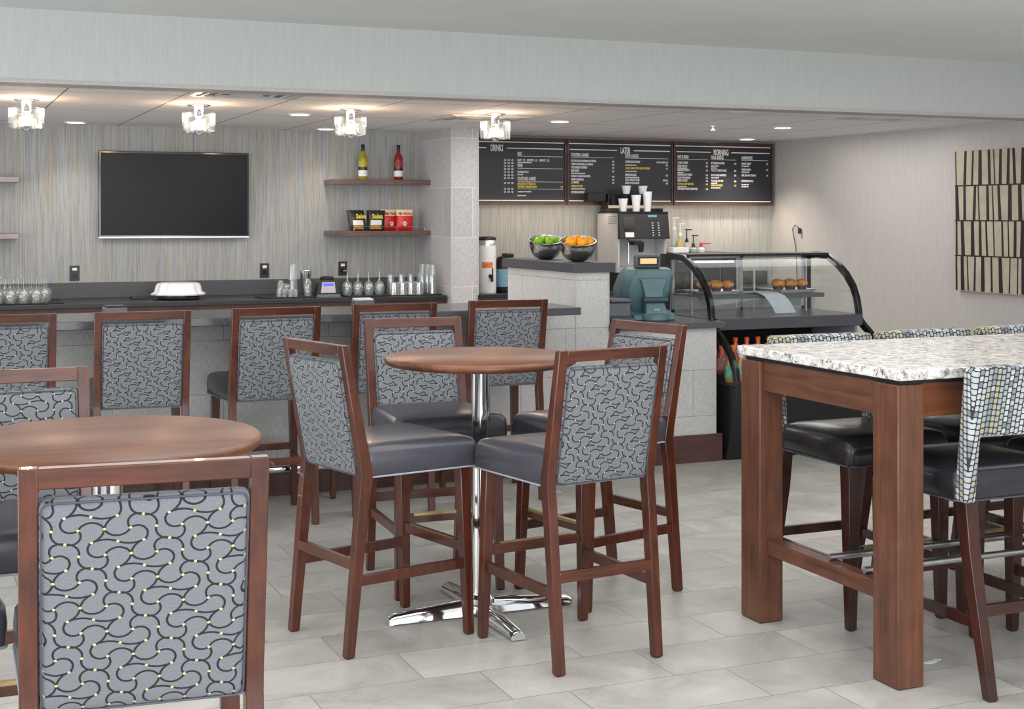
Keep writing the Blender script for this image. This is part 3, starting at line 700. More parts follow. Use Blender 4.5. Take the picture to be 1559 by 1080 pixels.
# ------------------------------------------------------------------ snack bags
def bag(px, Y, a, kind, lab, tilt):
    x, z = PY(px, 350, Y)
    t = thing('snack_bag', lab, 'snack bag', (x, Y, 1.481), R(a), 'snack bags on the lower shelf'); t.scale = (1.08, 1, 1.05)
    body = plain('bag_'+kind, lin(34, 34, 30) if kind == 'black' else lin(206, 40, 34), .3, .25, 30)
    top = lin(34, 34, 30) if kind == 'black' else lin(236, 226, 190)
    def pillow(z0, z1, w_, bulge, mat, nm, par, dy=0.):
        bm = BM(); rings = []
        for k in range(9):
            f = k/8; z = z0+(z1-z0)*f; zz = z/.175
            th = bulge*math.sin(PI*min(1, max(0, zz)))**.6+.002; ww = w_*(1-.05*math.sin(PI*zz))
            ring = []
            for i in range(16):
                b = 2*PI*i/16; ring.append((ww*math.copysign(abs(math.cos(b))**.7, math.cos(b))+tilt*z, th*math.sin(b)+dy+z*.12, z))
            rings.append(ring)
        loft(bm, rings); return obj(nm, bm, mat, par, 0, 60)
    if kind == 'black':
        b = pillow(0, .165, .075, .028, body, 'pouch', t)
        pillow(.045, .085, .06, .030, M['chalk'], 'label', b, -.002)
        pillow(.012, .042, .055, .030, plain('chip_art', lin(200, 150, 70), .5, .5, 60), 'chip_picture', b, -.003)
        o = text_obj('lettering', [('Salsa', 0, .1, .05, 'c', .9)], 'chalk_y', b, .0015); o.location = (.012, -.026, 0)
    else:
        b = pillow(0, .12, .07, .028, body, 'pouch', t)
        pillow(.118, .172, .069, .0275, plain('bag_cream', top, .4), 'cream_band', b)
        o = text_obj('lettering', [("Ms Vickie's", 0, .128, .034, 'c', .8)], 'red', b, .001); o.location = (.008, -.022, 0)
        o = text_obj('lettering', [('o', 0, .04, .07, 'c', .8)], 'chalk', b, .002); o.location = (0, -.028, 0)
bag(546, 11.33, 8, 'black', 'black snack bag at the far left end on lower shelf', -.12)
bag(572, 11.39, -6, 'black', 'black snack bag next to the red and cream bags', .05)
bag(595, 11.45, 6, 'red', 'red and cream snack bag beside the black bags', -.04)
bag(616, 11.38, -6, 'red', 'red and cream snack bag at the far right on lower shelf', .04)
bm = BM(); tube(bm, [(3.35, 11.29, 1.482), (3.35, 11.29, 1.512), (3.98, 11.29, 1.512), (3.98, 11.29, 1.482)], .003, 8); tag(obj('shelf_guard_rail', bm, 'chrome'), 'thin metal guard rail in front of the snack bags', 'rail')

# ------------------------------------------------------------------ glassware
def stemware():
    bm = BM()  # upside down wine glass: rim on the mat, foot on top
    out = [(.034, 0), (.041, .03), (.043, .06), (.036, .09), (.012, .108), (.0045, .118), (.0045, .185), (.008, .19), (.034, .197), (.034, .2)]
    inn = [(.0005, .2), (.0005, .104), (.030, .09), (.0405, .06), (.0388, .03), (.032, 0)]
    lathe(bm, out+inn[:1], seg=16, cap=False)
    lathe(bm, [(.034, 0)]+inn[:0:-1][:1]+[(.032, 0), (.0388, .03), (.0405, .06), (.033, .088), (.001, .104)], seg=16, cap=False)
    return bm
def tumbler(h, r0, r1):
    bm = BM(); lathe(bm, [(r1-.0025, 0), (r1, 0), (r0, h), (.001, h)], seg=18, cap=False); lathe(bm, [(r1-.0025, 0), (r0-.003, h-.012), (.001, h-.012)], seg=18, cap=False); return bm
gw = obj('wine_glass', stemware(), 'glass', None, 0, 50)
first = True; n = 0
for j, Y in enumerate((10.90, 10.985, 11.07, 11.155, 11.24)):
    for i in range(10):
        x = -.02+i*.09+(j % 2)*.045+(j*.015)
        o = gw if first else gw.copy()
        if not first: C.objects.link(o)
        first = False; o.location = (x, Y, .9585)
        tag(o, 'upturned wine glass in the crowded rows on the left mat of the black counter', 'glass', 'upturned wine glasses at left')
def mat(x0, x1, y0, y1, lab):
    bm = BM(); box(bm, x0, x1, y0, y1, .951, .958); tag(obj('bar_mat', bm, 'black_soft', None, .002), lab, 'bar mat', 'black mats under the glassware')
mat(-.5, .98, 10.84, 11.36, 'black rubber mat under the wine glasses at left')
mat(2.47, 2.92, 10.88, 11.15, 'black mat under the shaker and jars left of blender base')
mat(3.17, 3.97, 10.84, 11.36, 'black mat under the glass crowd right of blender base')
g2b = 'upturned wine glasses at right'
for j in range(3):
    for i in range(4):
        o = gw.copy(); C.objects.link(o); o.location = (3.20+i*.092+j*.03, 10.98+j*.1, .9585)
        tag(o, 'upturned wine glass just right of the blender base on the mat', 'glass', g2b)
tb = obj('tumbler', tumbler(.10, .033, .037), 'glass', None, 0, 50); first = True
for j in range(3):
    for i in range(4):
        o = tb if first else tb.copy()
        if not first: C.objects.link(o)
        first = False; o.location = (3.575+i*.07+j*.012, 10.88+j*.08, .9585)
        tag(o, 'short clear tumbler standing between the wine glasses and the tall pint glasses', 'glass', 'short tumblers at right')
pg = obj('pint_glass', tumbler(.155, .03, .040), 'glass', None, 0, 50); first = True
for (x, y) in ((3.645, 11.2), (3.74, 11.2), (3.83, 11.22), (3.92, 11.17), (3.93, 11.07), (3.93, 10.96), (3.93, 11.27)):
    o = pg if first else pg.copy()
    if not first: C.objects.link(o)
    first = False; o.location = (x, y, .9585)
    tag(o, 'tall upturned pint glass at the right end of counter beside the tiled column', 'glass', 'tall pint glasses at right')
for (x, y, z) in ((3.92, 11.17, 1.1135), (3.93, 11.07, 1.1135), (3.93, 10.96, 1.1135)):
    o = pg.copy(); C.objects.link(o); o.location = (x, y, z+.001)
    o.scale = (1, 1, .55)
    tag(o, 'upturned glass stacked on top of a tall pint glass beside the column', 'glass', 'stacked pint glasses')

# jars, shaker, blender base
def jar(px, Y, h, r, lab, name='glass_jar', m='glass'):
    x, z = PY(px, 440, Y); bm = BM()
    lathe(bm, [(r*.9, 0), (r, .006), (r, h*.8), (r*.72, h*.92), (r*.78, h), (r*.7, h), (r*.64, h*.92), (r*.88, h*.78), (r*.88, .012), (.001, .01)], seg=20, cap=False)
    return tag(obj(name, bm, m, None, 0, 50), lab, 'jar'), x, Y
for px, Y, h, r, lab in ((428, 10.99, .13, .03, 'clear glass jar at the left end of the tray left of blender'), (437, 11.1, .10, .03, 'short clear glass jar behind the leftmost jar'), (469, 10.97, .14, .034, 'clear glass jar in front of the steel cocktail shaker')):
    o, x, y = jar(px, Y, h, r, lab); o.location = (x, y, .9585)
for k, (px, hh) in enumerate(((447, .12), (447, .11))):
    x, z = PY(px, 440, 11.0)
    o = obj('mixing_glass', tumbler(.13, .031, .041), 'glass', None, 0, 50); o.location = (x, 11.0, .9585+k*.131)
    tag(o, ('lower' if k == 0 else 'upper')+' of two stacked mixing glasses left of the steel shaker', 'glass')
x, z = PY(466, 440, 11.15); bm = BM(); lathe(bm, [(.03, 0), (.036, .01), (.048, .2), (.045, .2), (.034, .015), (.001, .014)], seg=24, cap=False)
o = obj('cocktail_shaker', bm, 'chrome', None, 0, 50); o.location = (x, 11.15, .9585); tag(o, 'tall steel cocktail shaker between the glasses and blender base', 'shaker')
for k in range(4):
    x, z = PY(455+k*3.5, 440, 10.93); bm = BM(); lathe(bm, [(.018, 0), (.02, .06), (.018, .06), (.016, .004), (.001, .004)], seg=14, cap=False)
    o = obj('shot_glass', bm, 'glass', None, 0, 50); o.location = (2.62+k*.045, 10.92, .9585); tag(o, 'small shot glass in the front row on the tray beside the blender', 'glass', 'shot glasses')
x, z = PY(498, 440, 11.0)
t = thing('blender_base', 'black and silver blender motor base with blue display on the counter', 'blender', (x, 11.0, .951), R(-6))
bm = BM(); prism(bm, [(-.1, 0), (.1, 0), (.095, .03), (.072, .12), (.05, .135), (-.05, .135), (-.072, .12), (-.095, .03)], -.09, .09, 'y'); obj('housing', bm, 'black', t, .005)
bm = BM(); lathe(bm, [(.055, .135), (.058, .15), (.05, .16), (.03, .165)], seg=20); obj('jar_seat', bm, 'black_soft', t)
bm = BM(); prism(bm, [(-.062, .035), (.058, .035), (.048, .12), (-.052, .12)], -.094, -.089, 'y'); pn = obj('control_panel', bm, 'silver', t)
bm = BM(); prism(bm, [(-.045, .09), (.042, .09), (.038, .112), (-.041, .112)], -.096, -.093, 'y'); obj('display', bm, 'lcd_blue', pn)
bm = BM(); prism(bm, [(-.1, 0), (.1, 0), (.09, .022), (-.09, .022)], -.1, -.088, 'y'); obj('front_foot', bm, 'grey', t)
# fluted white dish on a black stand
x, z = PY(272, 440, 11.15)
t = thing('cake_dish', 'white fluted dish turned over on a black stand below the television', 'dish', (x, 11.15, .951))
bm = BM(); lathe(bm, [(.15, 0), (.165, .008), (.16, .032), (.05, .034)], seg=40); obj('stand', bm, 'black', t)
bm = BM(); lathe(bm, [(.205, .032), (.21, .042), (.18, .06), (.172, .10), (.16, .122), (.13, .13), (.001, .13)], seg=96, ribs=12, ribamp=.035); obj('fluted_dish', bm, 'white_cer', t, 0, 50)
bm = BM(); x, z = PY(212, 448, 11.25); cbox(bm, 0, 0, 0, .12, .10, .02); o = obj('drip_tray', bm, 'black', None, .003); o.location = (x, 11.25, .951); tag(o, 'small flat black tray on the counter left of the white fluted dish', 'tray')

# things on the bar
def caddy(px, Y, a, top, body, lab):
    x, z = PY(px, 460, Y)
    t = thing('napkin_holder', lab, 'napkin holder', (x, Y, 1.068), R(a), 'napkin holders on the bar')
    bm = BM(); box(bm, -.056, .056, -.056, .056, 0, .052); obj('holder_box', bm, body, t, .006)
    bm = BM(); box(bm, -.05, .05, -.05, .05, .052, .062); obj('napkins', bm, top, t, .002)
caddy(175, 7.62, 4, 'black', 'grey', 'dark topped silver napkin holder on the bar below television')
caddy(553, 7.72, -3, 'paper', 'slate_plastic', 'white topped napkin holder on the bar left of shelves')

# ------------------------------------------------------------------ fruit bowls
def bowl(x, y, r, h, lab):
    bm = BM(); pr = []
    for k in range(9):
        a = k/8*PI/2; pr.append((max(.3*r, r*math.sin(a)**.62), h*(1-math.cos(a))))
    out = [(.001, 0)]+pr; inn = [(p[0]-.004, p[1]+.003) for p in pr[::-1]]+[(.001, .004)]
    lathe(bm, out+[(r+.002, h+.002)]+inn, seg=48, cap=False)
    for v in bm.verts: v.co.z += v.co.z/h*.27*(v.co.x*.39+v.co.y*.92)
    o = obj('fruit_bowl', bm, hammered, None, 0, 60); o.location = (x, y, 1.311)
    return tag(o, lab, 'bowl')
tt = NT('hammered_steel'); xx = tt.xyz(); vn = tt.new('ShaderNodeTexVoronoi'); tt.put(vn.inputs['Vector'], tt.comb(*xx)); vn.inputs['Scale'].default_value = 60
tt.bump(vn.outputs[0], .3, .002); hammered = tt.set(col=(.5, .49, .48, 1), metal=1., rough=.22)
bowl(3.90, 8.60, .115, .132, 'dark metal bowl of green apples on the partition cap')
bowl(3.90, 8.10, .118, .132, 'dark metal bowl of oranges on the partition cap')
def fruit(name, mat_, r, pts, cx, cy, lab, grp):
    bm = BM()
    if name == 'apple': lathe(bm, [(.001, -r*.78), (r*.4, -r*.92), (r*.8, -r*.6), (r, 0), (r*.92, r*.45), (r*.55, r*.85), (r*.25, r*.86), (.001, r*.7)], seg=20, cap=False)
    else: bmesh.ops.create_uvsphere(bm, u_segments=20, v_segments=12, radius=r)
    me_o = obj(name, bm, mat_, None, 0, 60)
    for i, p in enumerate(pts):
        o = me_o if i == 0 else me_o.copy()
        if i: C.objects.link(o)
        o.location = (cx+p[0], cy+p[1], 1.311+p[2]); tag(o, lab, name, grp)
        if name == 'apple':
            b2 = BM(); tube(b2, [(0, 0, r*.7), (.002, 0, r*1.05)], .0015, 6); obj('stem', b2, 'muffin_paper', o)
pile = [(-.045, -.04, .062), (.04, -.045, .062), (0, .045, .062), (-.052, .03, .10), (.055, .022, .10), (0, -.058, .122), (.0, .0, .135), (-.06, -.025, .128), (.062, -.03, .126), (.02, .06, .128)]
fruit('apple', 'green_apple', .033, pile, 3.90, 8.60, 'green apple heaped in the left fruit bowl', 'green apples')
fruit('orange', 'orange', .036, pile, 3.90, 8.10, 'orange heaped in the right fruit bowl', 'oranges')

# ------------------------------------------------------------------ drink dispensers
x = PY(742, 440, 10.98)[0]
t = thing('tea_dispenser', 'white cylindrical iced tea dispenser with black spigot beside the tiled column', 'dispenser', (x, 10.98, .951))
bm = BM(); lathe(bm, [(.075, 0), (.078, .01), (.078, .40), (.072, .405)], seg=40); b = obj('body', bm, 'white', t, 0, 50)
bm = BM(); lathe(bm, [(.074, .40), (.074, .445), (.07, .45)], seg=40); obj('metal_collar', bm, 'steel', t)
bm = BM(); lathe(bm, [(.074, .45), (.08, .455), (.078, .472), (.05, .48)], seg=40); obj('lid', bm, 'black', t)
bm = BM(); box(bm, -.018, .018, -.10, -.075, .13, .16); box(bm, -.009, .009, -.125, -.095, .10, .15); box(bm, -.006, .006, -.13, -.12, .14, .215); obj('spigot', bm, 'black', t, .003)
bm = BM()
loft(bm, [[(.0792*math.sin(a_), -.0792*math.cos(a_), .215), (.0792*math.sin(a_), -.0792*math.cos(a_), .265), (.077*math.sin(a_), -.077*math.cos(a_), .265), (.077*math.sin(a_), -.077*math.cos(a_), .215)] for a_ in [R(-55+10*q) for q in range(8)]]); obj('label', bm, plain('tea_label', lin(214, 120, 66), .5, .5, 22), b)
x = PY(769, 440, 10.98)[0]
t = thing('coffee_urn', 'black insulated coffee dispenser with blue label behind the partition', 'dispenser', (x+.035, 11.05, .951))
bm = BM(); lathe(bm, [(.085, 0), (.09, .01), (.09, .26), (.07, .30), (.04, .31)], seg=36); obj('body', bm, 'black', t, 0, 50)
bm = BM(); box(bm, -.03, .03, -.12, .02, .30, .335); obj('pump_lid', bm, 'black_gloss', t, .008)
bm = BM(); lathe(bm, [(.0915, .05), (.0915, .20)], seg=36, cap=False); obj('label', bm, 'blue_label', t)
bm = BM(); tube(bm, [(-.09, 0, .25), (-.12, 0, .27), (-.12, 0, .15), (-.09, 0, .12)], .008, 8); obj('handle', bm, 'black', t)

# ------------------------------------------------------------------ coffee machine
t = thing('equipment_stand', 'black drawer stand below the coffee machine', 'stand', (5.955, 11.22, .951))
bm = BM(); box(bm, -.25, .25, -.25, .25, 0, .148); obj('housing', bm, 'black_soft', t, .003)
bm = BM(); box(bm, -.245, .245, -.256, -.25, .085, .10); obj('shelf_edge', bm, 'white', t)
t = thing('coffee_machine', 'silver and black automatic espresso machine behind the cash register', 'coffee machine', (5.955, 11.22, 1.10))
bm = BM()
box(bm, -.245, .245, 0, .23, 0, .53); box(bm, -.245, -.225, -.18, 0, 0, .53); box(bm, .225, .245, -.18, 0, 0, .53); box(bm, -.225, .225, -.22, 0, 0, .045); box(bm, -.225, .225, -.18, 0, .30, .53); obj('body', bm, 'silver', t, .004)
bm = BM(); prism(bm, [(-.215, .53), (-.215, .545), (.22, .545), (.22, .53)], -.245, .245, 'x'); obj('top_deck', bm, 'black', t)
bm = BM(); prism(bm, [(-.245, .30), (-.205, .53), (-.182, .53), (-.182, .30)], -.25, .25, 'x'); fp = obj('front_panel', bm, 'black', t, .004)
def on_panel(xa, xb, za, zb, mat_, nm):
    yf = lambda z: -.245+(z-.30)*(.04/.23)-.003
    bm = BM(); loft(bm, [[(xa, yf(z), z), (xb, yf(z), z), (xb, yf(z)+.004, z), (xa, yf(z)+.004, z)] for z in (za, zb)]); return obj(nm, bm, mat_, fp)
on_panel(-.21, -.10, .37, .50, 'black_gloss', 'side_window'); on_panel(-.2, -.115, .318, .36, 'white', 'sticker')
on_panel(.04, .13, .495, .515, 'blue_label', 'display')
for i in range(2):
    for j in range(6): on_panel(.075+i*.06, .088+i*.06, .33+j*.022, .338+j*.022, 'paper', 'button')
bm = BM(); tube(bm, [(-.15, -.19, .30), (-.15, -.205, .25), (-.15, -.205, .07)], .007, 10); obj('steam_wand', bm, 'chrome', t)
bm = BM(); box(bm, -.11, -.03, -.24, -.12, .245, .285); box(bm, -.16, -.1, -.23, -.2, .27, .285); obj('brew_spout', bm, 'black', t, .006)
bm = BM(); lathe(bm, [(.022, 0), (.03, .09), (.028, .09), (.02, .004), (.001, .004)], (.02, -.12, .18), 20, False); obj('drip_cup', bm, 'black', t)
bm = BM(); box(bm, -.215, .215, -.245, -.05, .045, .052); obj('drip_grid', bm, 'steel', t)
bm = BM()
for k in range(4): box(bm, -.2475, -.244, -.16, .02, .44+k*.02, .443+k*.02)
obj('side_vents', bm, 'black', t)
t = thing('cup_rack', 'black cup rack standing on top of the espresso machine', 'rack', (5.955, 11.22, 1.646))
bm = BM(); box(bm, -.23, .22, .04, .18, 0, .16); box(bm, -.24, -.23, -.15, .18, 0, .03); box(bm, .22, .23, -.15, .18, 0, .03); obj('frame', bm, 'black_gloss', t, .003)
bm = BM(); box(bm, -.42, -.24, .06, .16, .09, .17); obj('side_box', bm, 'black', t, .004)
def cup(px, Y, z0, h, lab):
    x = PY(px, 320, Y)[0]; bm = BM()
    lathe(bm, [(.001, .004), (.03, 0), (.044, h), (.0455, h), (.0455, h-.004), (.042, h-.006), (.0285, .006), (.001, .006)], seg=28, cap=False)
    o = obj('paper_cup', bm, 'white_cer', None, 0, 50); o.location = (x, Y, z0); tag(o, lab, 'cup', 'white paper cups on the espresso machine')
    bm = BM(); n_ = 3
    for k in range(n_):
        zz = h*(.25+.2*k); rr = .03+.014*zz/h+.0012; lathe(bm, [(rr, zz), (rr+.0004, zz+.003)], seg=28, cap=False)
    bm.free()
cup(949, 11.10, 1.646, .115, 'white paper cup, leftmost in front on the espresso machine')
cup(969, 11.08, 1.646, .148, 'white paper cup in the middle of three on the espresso machine')
cup(986, 11.10, 1.646, .180, 'tall white paper cup, rightmost in front on the espresso machine')
cup(954, 11.33, 1.808, .075, 'white paper cup on the rack behind the leftmost cup')
cup(979, 11.33, 1.808, .075, 'white paper cup on the rack behind the tall right cup')

# equipment cabinet with syrup bottles
bm = BM(); box(bm, 6.28, 6.95, 11.0, 11.45, .951, 1.27); o = obj('bar_fridge', bm, 'black', None, .004); tag(o, 'dark low cabinet carrying the syrup pump bottles', 'cabinet')
def pump(px, top, Y, liq, pm, lab, handle=0):
    x, zt = PY(px, top, Y); z0 = 1.271; h = zt-z0
    t = thing('syrup_bottle', lab, 'syrup bottle', (x, Y, z0), 0, 'syrup pump bottles')
    hb = max(.05, h-.12)
    bm = BM(); lathe(bm, [(.03, 0), (.032, .006), (.032, hb*.65), (.014, hb*.92), (.014, hb)], seg=18); obj('bottle', bm, liq, t, 0, 50)
    bm = BM(); lathe(bm, [(.017, hb), (.017, hb+.015), (.009, hb+.035), (.005, hb+.04), (.005, h-.008)], seg=14); box(bm, -.014, .05+handle*.05, -.007, .007, h-.01, h); obj('pump', bm, pm, t, 0, 40)
syr = lambda n, c: plain(n, c, .15, .1, coat=.5)
pump(1027, 331, 11.2, syr('syrup_clear', lin(196, 204, 200)), 'white', 'syrup bottle with tall white pump next to the espresso machine')
pump(1036, 340, 11.12, syr('syrup_amber', lin(186, 172, 110)), 'white', 'amber syrup bottle with lower white pump')
pump(1046, 349, 11.2, syr('syrup_rose', lin(206, 186, 178)), 'black', 'syrup bottle with the taller black pump')
pump(1056, 358, 11.12, syr('syrup_mint', lin(168, 190, 176)), 'black', 'syrup bottle with the lower black pump')
pump(1068, 370, 11.15, 'white', 'red', 'white sauce bottle with a long red pump handle', 1)
bm = BM(); cbox(bm, 0, 0, 0, .16, .12, .05); o = obj('napkin_tray', bm, 'white', None, .006); o.location = (6.34, 11.07, 1.271); tag(o, 'white open tray below the white pumped syrup bottles', 'tray')

# ------------------------------------------------------------------ cash register
t = thing('cash_register', 'teal touchscreen cash register seen from behind with small customer display', 'cash register', (4.47, 8.27, .914), R(-10))
bm = BM(); prism(bm, [(-.17, .0), (-.165, .035), (-.05, .06), (.12, .06), (.14, .0)], -.12, .17, 'x'); obj('base', bm, 'teal', t, .008)
# hood: housing of the screen seen from its rear, leaning
def hood():
    bm = BM(); rings = []
    for z, wl, wr, yf, yb in ((.05, -.13, .10, -.03, .11), (.12, -.17, .155, -.075, .12), (.20, -.18, .185, -.10, .12), (.29, -.15, .19, -.115, .10), (.335, -.125, .175, -.10, .08), (.345, -.11, .16, -.06, .06)):
        rings.append([(wl, yb, z), (wl-.0, yf+.06, z), (wl+.05, yf, z), (wr-.04, yf, z), (wr, yf+.05, z), (wr, yb, z)])
    loft(bm, rings); return bm
obj('screen_housing', hood(), 'teal', t, .006, 30)
bm = BM(); rings = []
for z, y, hw in ((.04, -.18, .075), (.09, -.165, .068), (.13, -.135, .06), (.2, -.112, .068), (.26, -.122, .09), (.275, -.118, .10)):
    rings.append([(.03-hw, y-.012, z), (.03+hw, y-.012, z), (.03+hw, y+.05, z), (.03-hw, y+.05, z)])
loft(bm, rings); obj('front_neck', bm, M['teal'], t, .006, 30)
bm = BM(); lathe(bm, [(.015, -.085), (.02, -.08), (.02, .08), (.015, .085)], (.03, -.165, .135), 16, True, 'x'); obj('hinge', bm, 'teal_dark', t)
bm = BM(); lathe(bm, [(.095, 0), (.1, .006), (.098, .03), (.085, .045), (.02, .05)], (.03, -.145, 0), 36); b = obj('round_foot', bm, 'teal', t, 0, 40)
o = text_obj('emblem', [('NCR', .03, .065, .022, 'c', .8)], 'chalk', b); o.location.y = -.197
bm = BM(); box(bm, -.02, .02, -.05, -.02, .33, .37); obj('display_stalk', bm, 'teal_dark', t)
bm = BM(); box(bm, -.085, .095, -.085, -.035, .345, .43); d = obj('customer_display', bm, 'slate_plastic', t, .01)
bm = BM(); box(bm, -.067, .077, -.089, -.084, .358, .418); bz = obj('bezel', bm, 'black', d)
bm = BM(); box(bm, -.052, .062, -.092, -.088, .372, .408); obj('screen', bm, 'lcd_amber', d)
t = thing('card_reader', 'grey slip printer left of the teal cash register', 'printer', (4.222, 8.15, .914), R(-8))
bm = BM(); prism(bm, [(-.10, 0), (-.10, .02), (-.03, .035), (-.02, .12), (.03, .145), (.075, .14), (.08, 0)], -.075, .075, 'x'); obj('body', bm, 'slate_plastic', t, .006, 30)
bm = BM(); box(bm, -.07, .07, -.045, .02, .125, .15); obj('paper_cover', bm, 'grey', t, .008)
t = thing('receipt_printer', 'black receipt printer between the partition and slip printer', 'printer', (4.092, 8.37, .914), R(-12))
bm = BM(); prism(bm, [(-.1, 0), (-.1, .06), (-.04, .13), (.09, .15), (.1, 0)], -.07, .07, 'x'); obj('body', bm, 'black_soft', t, .006, 30)
bm = BM(); box(bm, -.04, .04, -.104, -.099, .01, .03); obj('plate', bm, 'steel', t)

# ------------------------------------------------------------------ display case
XL, X2 = 4.86, 6.09
t = thing('display_case', 'curved glass refrigerated pastry case with open drink shelves below', 'display case', (0, 0, 0))
arch = [(8.66, 1.337), (8.55, 1.345), (8.42, 1.335), (8.29, 1.275), (8.19, 1.205), (8.11, 1.12), (8.065, 1.03), (8.045, .95), (8.035, .89)]
low = [(8.0, .86), (7.93, .815), (7.86, .76), (7.80, .70), (7.745, .60), (7.72, .49)]
def band(pts, th):
    out = [Vector((p[0], p[1])) for p in pts]; inn = []
    for i, p in enumerate(out):
        d = (out[min(i+1, len(out)-1)]-out[max(i-1, 0)]).normalized(); n_ = Vector((d.y, -d.x)); inn.append(p+(-n_ if False else Vector((-d.y, d.x)))*th)
    return [tuple(p) for p in out]+[tuple(p) for p in inn[::-1]]
for xa, xb in ((XL, XL+.034), (X2-.034, X2)):
    bm = BM(); pth = arch+low; bb = band(pth, .046); nn = len(pth)
    loft(bm, [[(xa, *bb[i]), (xb, *bb[i]), (xb, *bb[2*nn-1-i]), (xa, *bb[2*nn-1-i])] for i in range(nn)]); ar = obj('end_arch', bm, 'black_gloss', t, .004)
    bm = BM(); prism(bm, [(8.74, .89), (8.74, 1.335), (8.66, 1.335), (8.66, .89)], xa, xb); obj('rear_post', bm, 'black', t)
    bm = BM(); prism(bm, [(8.68, .90), (8.68, 1.33), (8.42, 1.31), (8.30, 1.25), (8.20, 1.18), (8.13, 1.10), (8.09, 1.0), (8.08, .90)], xa+.012, xa+.016); obj('side_glass', bm, 'pane', t)
# curved front glass
bm = BM(); offs = [(y+.012, z-.006) for y, z in arch]
loft(bm, [[(XL+.028, y, z), (X2-.028, y, z)] for y, z in offs], False, False)
bmesh.ops.solidify(bm, geom=bm.faces[:], thickness=.005); obj('curved_glass', bm, 'pane', t, 0, 60)
bm = BM(); prism(bm, [(8.40, 1.338), (8.70, 1.338), (8.70, 1.326), (8.40, 1.322)], XL+.028, X2-.028); obj('top_panel', bm, 'black', t)
bm = BM(); box(bm, 5.03, 5.36, 8.56, 8.58, 1.272, 1.284); obj('light_tube', bm, emis('case_light', (1, .97, .9, 1), 1.5), t)
bm = BM(); box(bm, XL+.0, X2, 8.04, 8.70, .875, .918); obj('deck', bm, plain('deck_metal', lin(88, 88, 94), .3, metal=.3), t, .003)
bm = BM(); box(bm, XL+.028, X2-.028, 8.0, 8.04, .84, .918); obj('front_bumper', bm, plain('bumper', lin(76, 76, 84), .25), t, .004)
# rear sliding doors
for xa, xb, yy in ((XL+.05, 5.50, 8.662), (5.46, X2-.05, 8.674)):
    bm = BM(); box(bm, xa, xa+.022, yy, yy+.01, .92, 1.32); box(bm, xb-.022, xb, yy, yy+.01, .92, 1.32); box(bm, xa, xb, yy, yy+.01, 1.30, 1.32); box(bm, xa, xb, yy, yy+.01, .92, .94); dr = obj('rear_door', bm, 'silver', t)
    bm = BM(); box(bm, xa+.02, xb-.02, yy+.003, yy+.007, .94, 1.30); obj('door_glass', bm, 'pane', dr)
bm = BM(); box(bm, XL+.04, X2-.16, 8.28, 8.63, 1.046, 1.058); box(bm, XL+.04, X2-.16, 8.27, 8.282, 1.028, 1.056); sh = obj('upper_shelf', bm, M['slate_plastic'], t)
for x in (XL+.08, 5.45, X2-.2):
    bm = BM(); box(bm, x, x+.012, 8.44, 8.452, .918, 1.30); obj('shelf_post', bm, 'steel', t)
# lower open cooler
basep = [(8.70, 0), (7.86, 0), (7.82, .12), (7.735, .40), (7.722, .49), (7.76, .50), (8.70, .50)]
bm = BM(); prism(bm, basep, XL, X2); obj('cooler_base', bm, 'black', t, .004)
bm = BM(); prism(bm, [(7.80, .10), (7.738, .36), (7.738, .46), (7.73, .46), (7.728, .36), (7.79, .10)], XL+.12, X2-.1); obj('lower_grille', bm, 'black_soft', t)
bm = BM(); box(bm, XL+.02, X2-.02, 8.62, 8.70, .50, .875); obj('cooler_back', bm, 'black_soft', t)
bm = BM(); box(bm, X2-.02, X2, 8.1, 8.70, .50, .875); obj('cooler_side', bm, 'silver', t)
bm = BM(); prism(bm, [(8.68, .50), (8.68, .875), (8.05, .875), (7.97, .80), (7.84, .68), (7.77, .56), (7.765, .50)], XL+.01, XL+.014); obj('cooler_side_glass', bm, 'pane', t)
for k, (ya, yb_, zz) in enumerate(((7.99, 8.09, .545), (8.09, 8.62, .585))):
    bm = BM(); box(bm, XL+.03, X2-.03, ya, yb_, .501, zz); obj('stepped_shelf', bm, 'black_soft', t)
bm = BM(); prism(bm, [(-.028, 0), (0, -.009), (.028, 0), (0, .009)], 8.664, 8.667, 'y'); o = obj('emblem', bm, 'grey', t); o.location = (6.0, 0, 1.0)
bm.free() if False else None
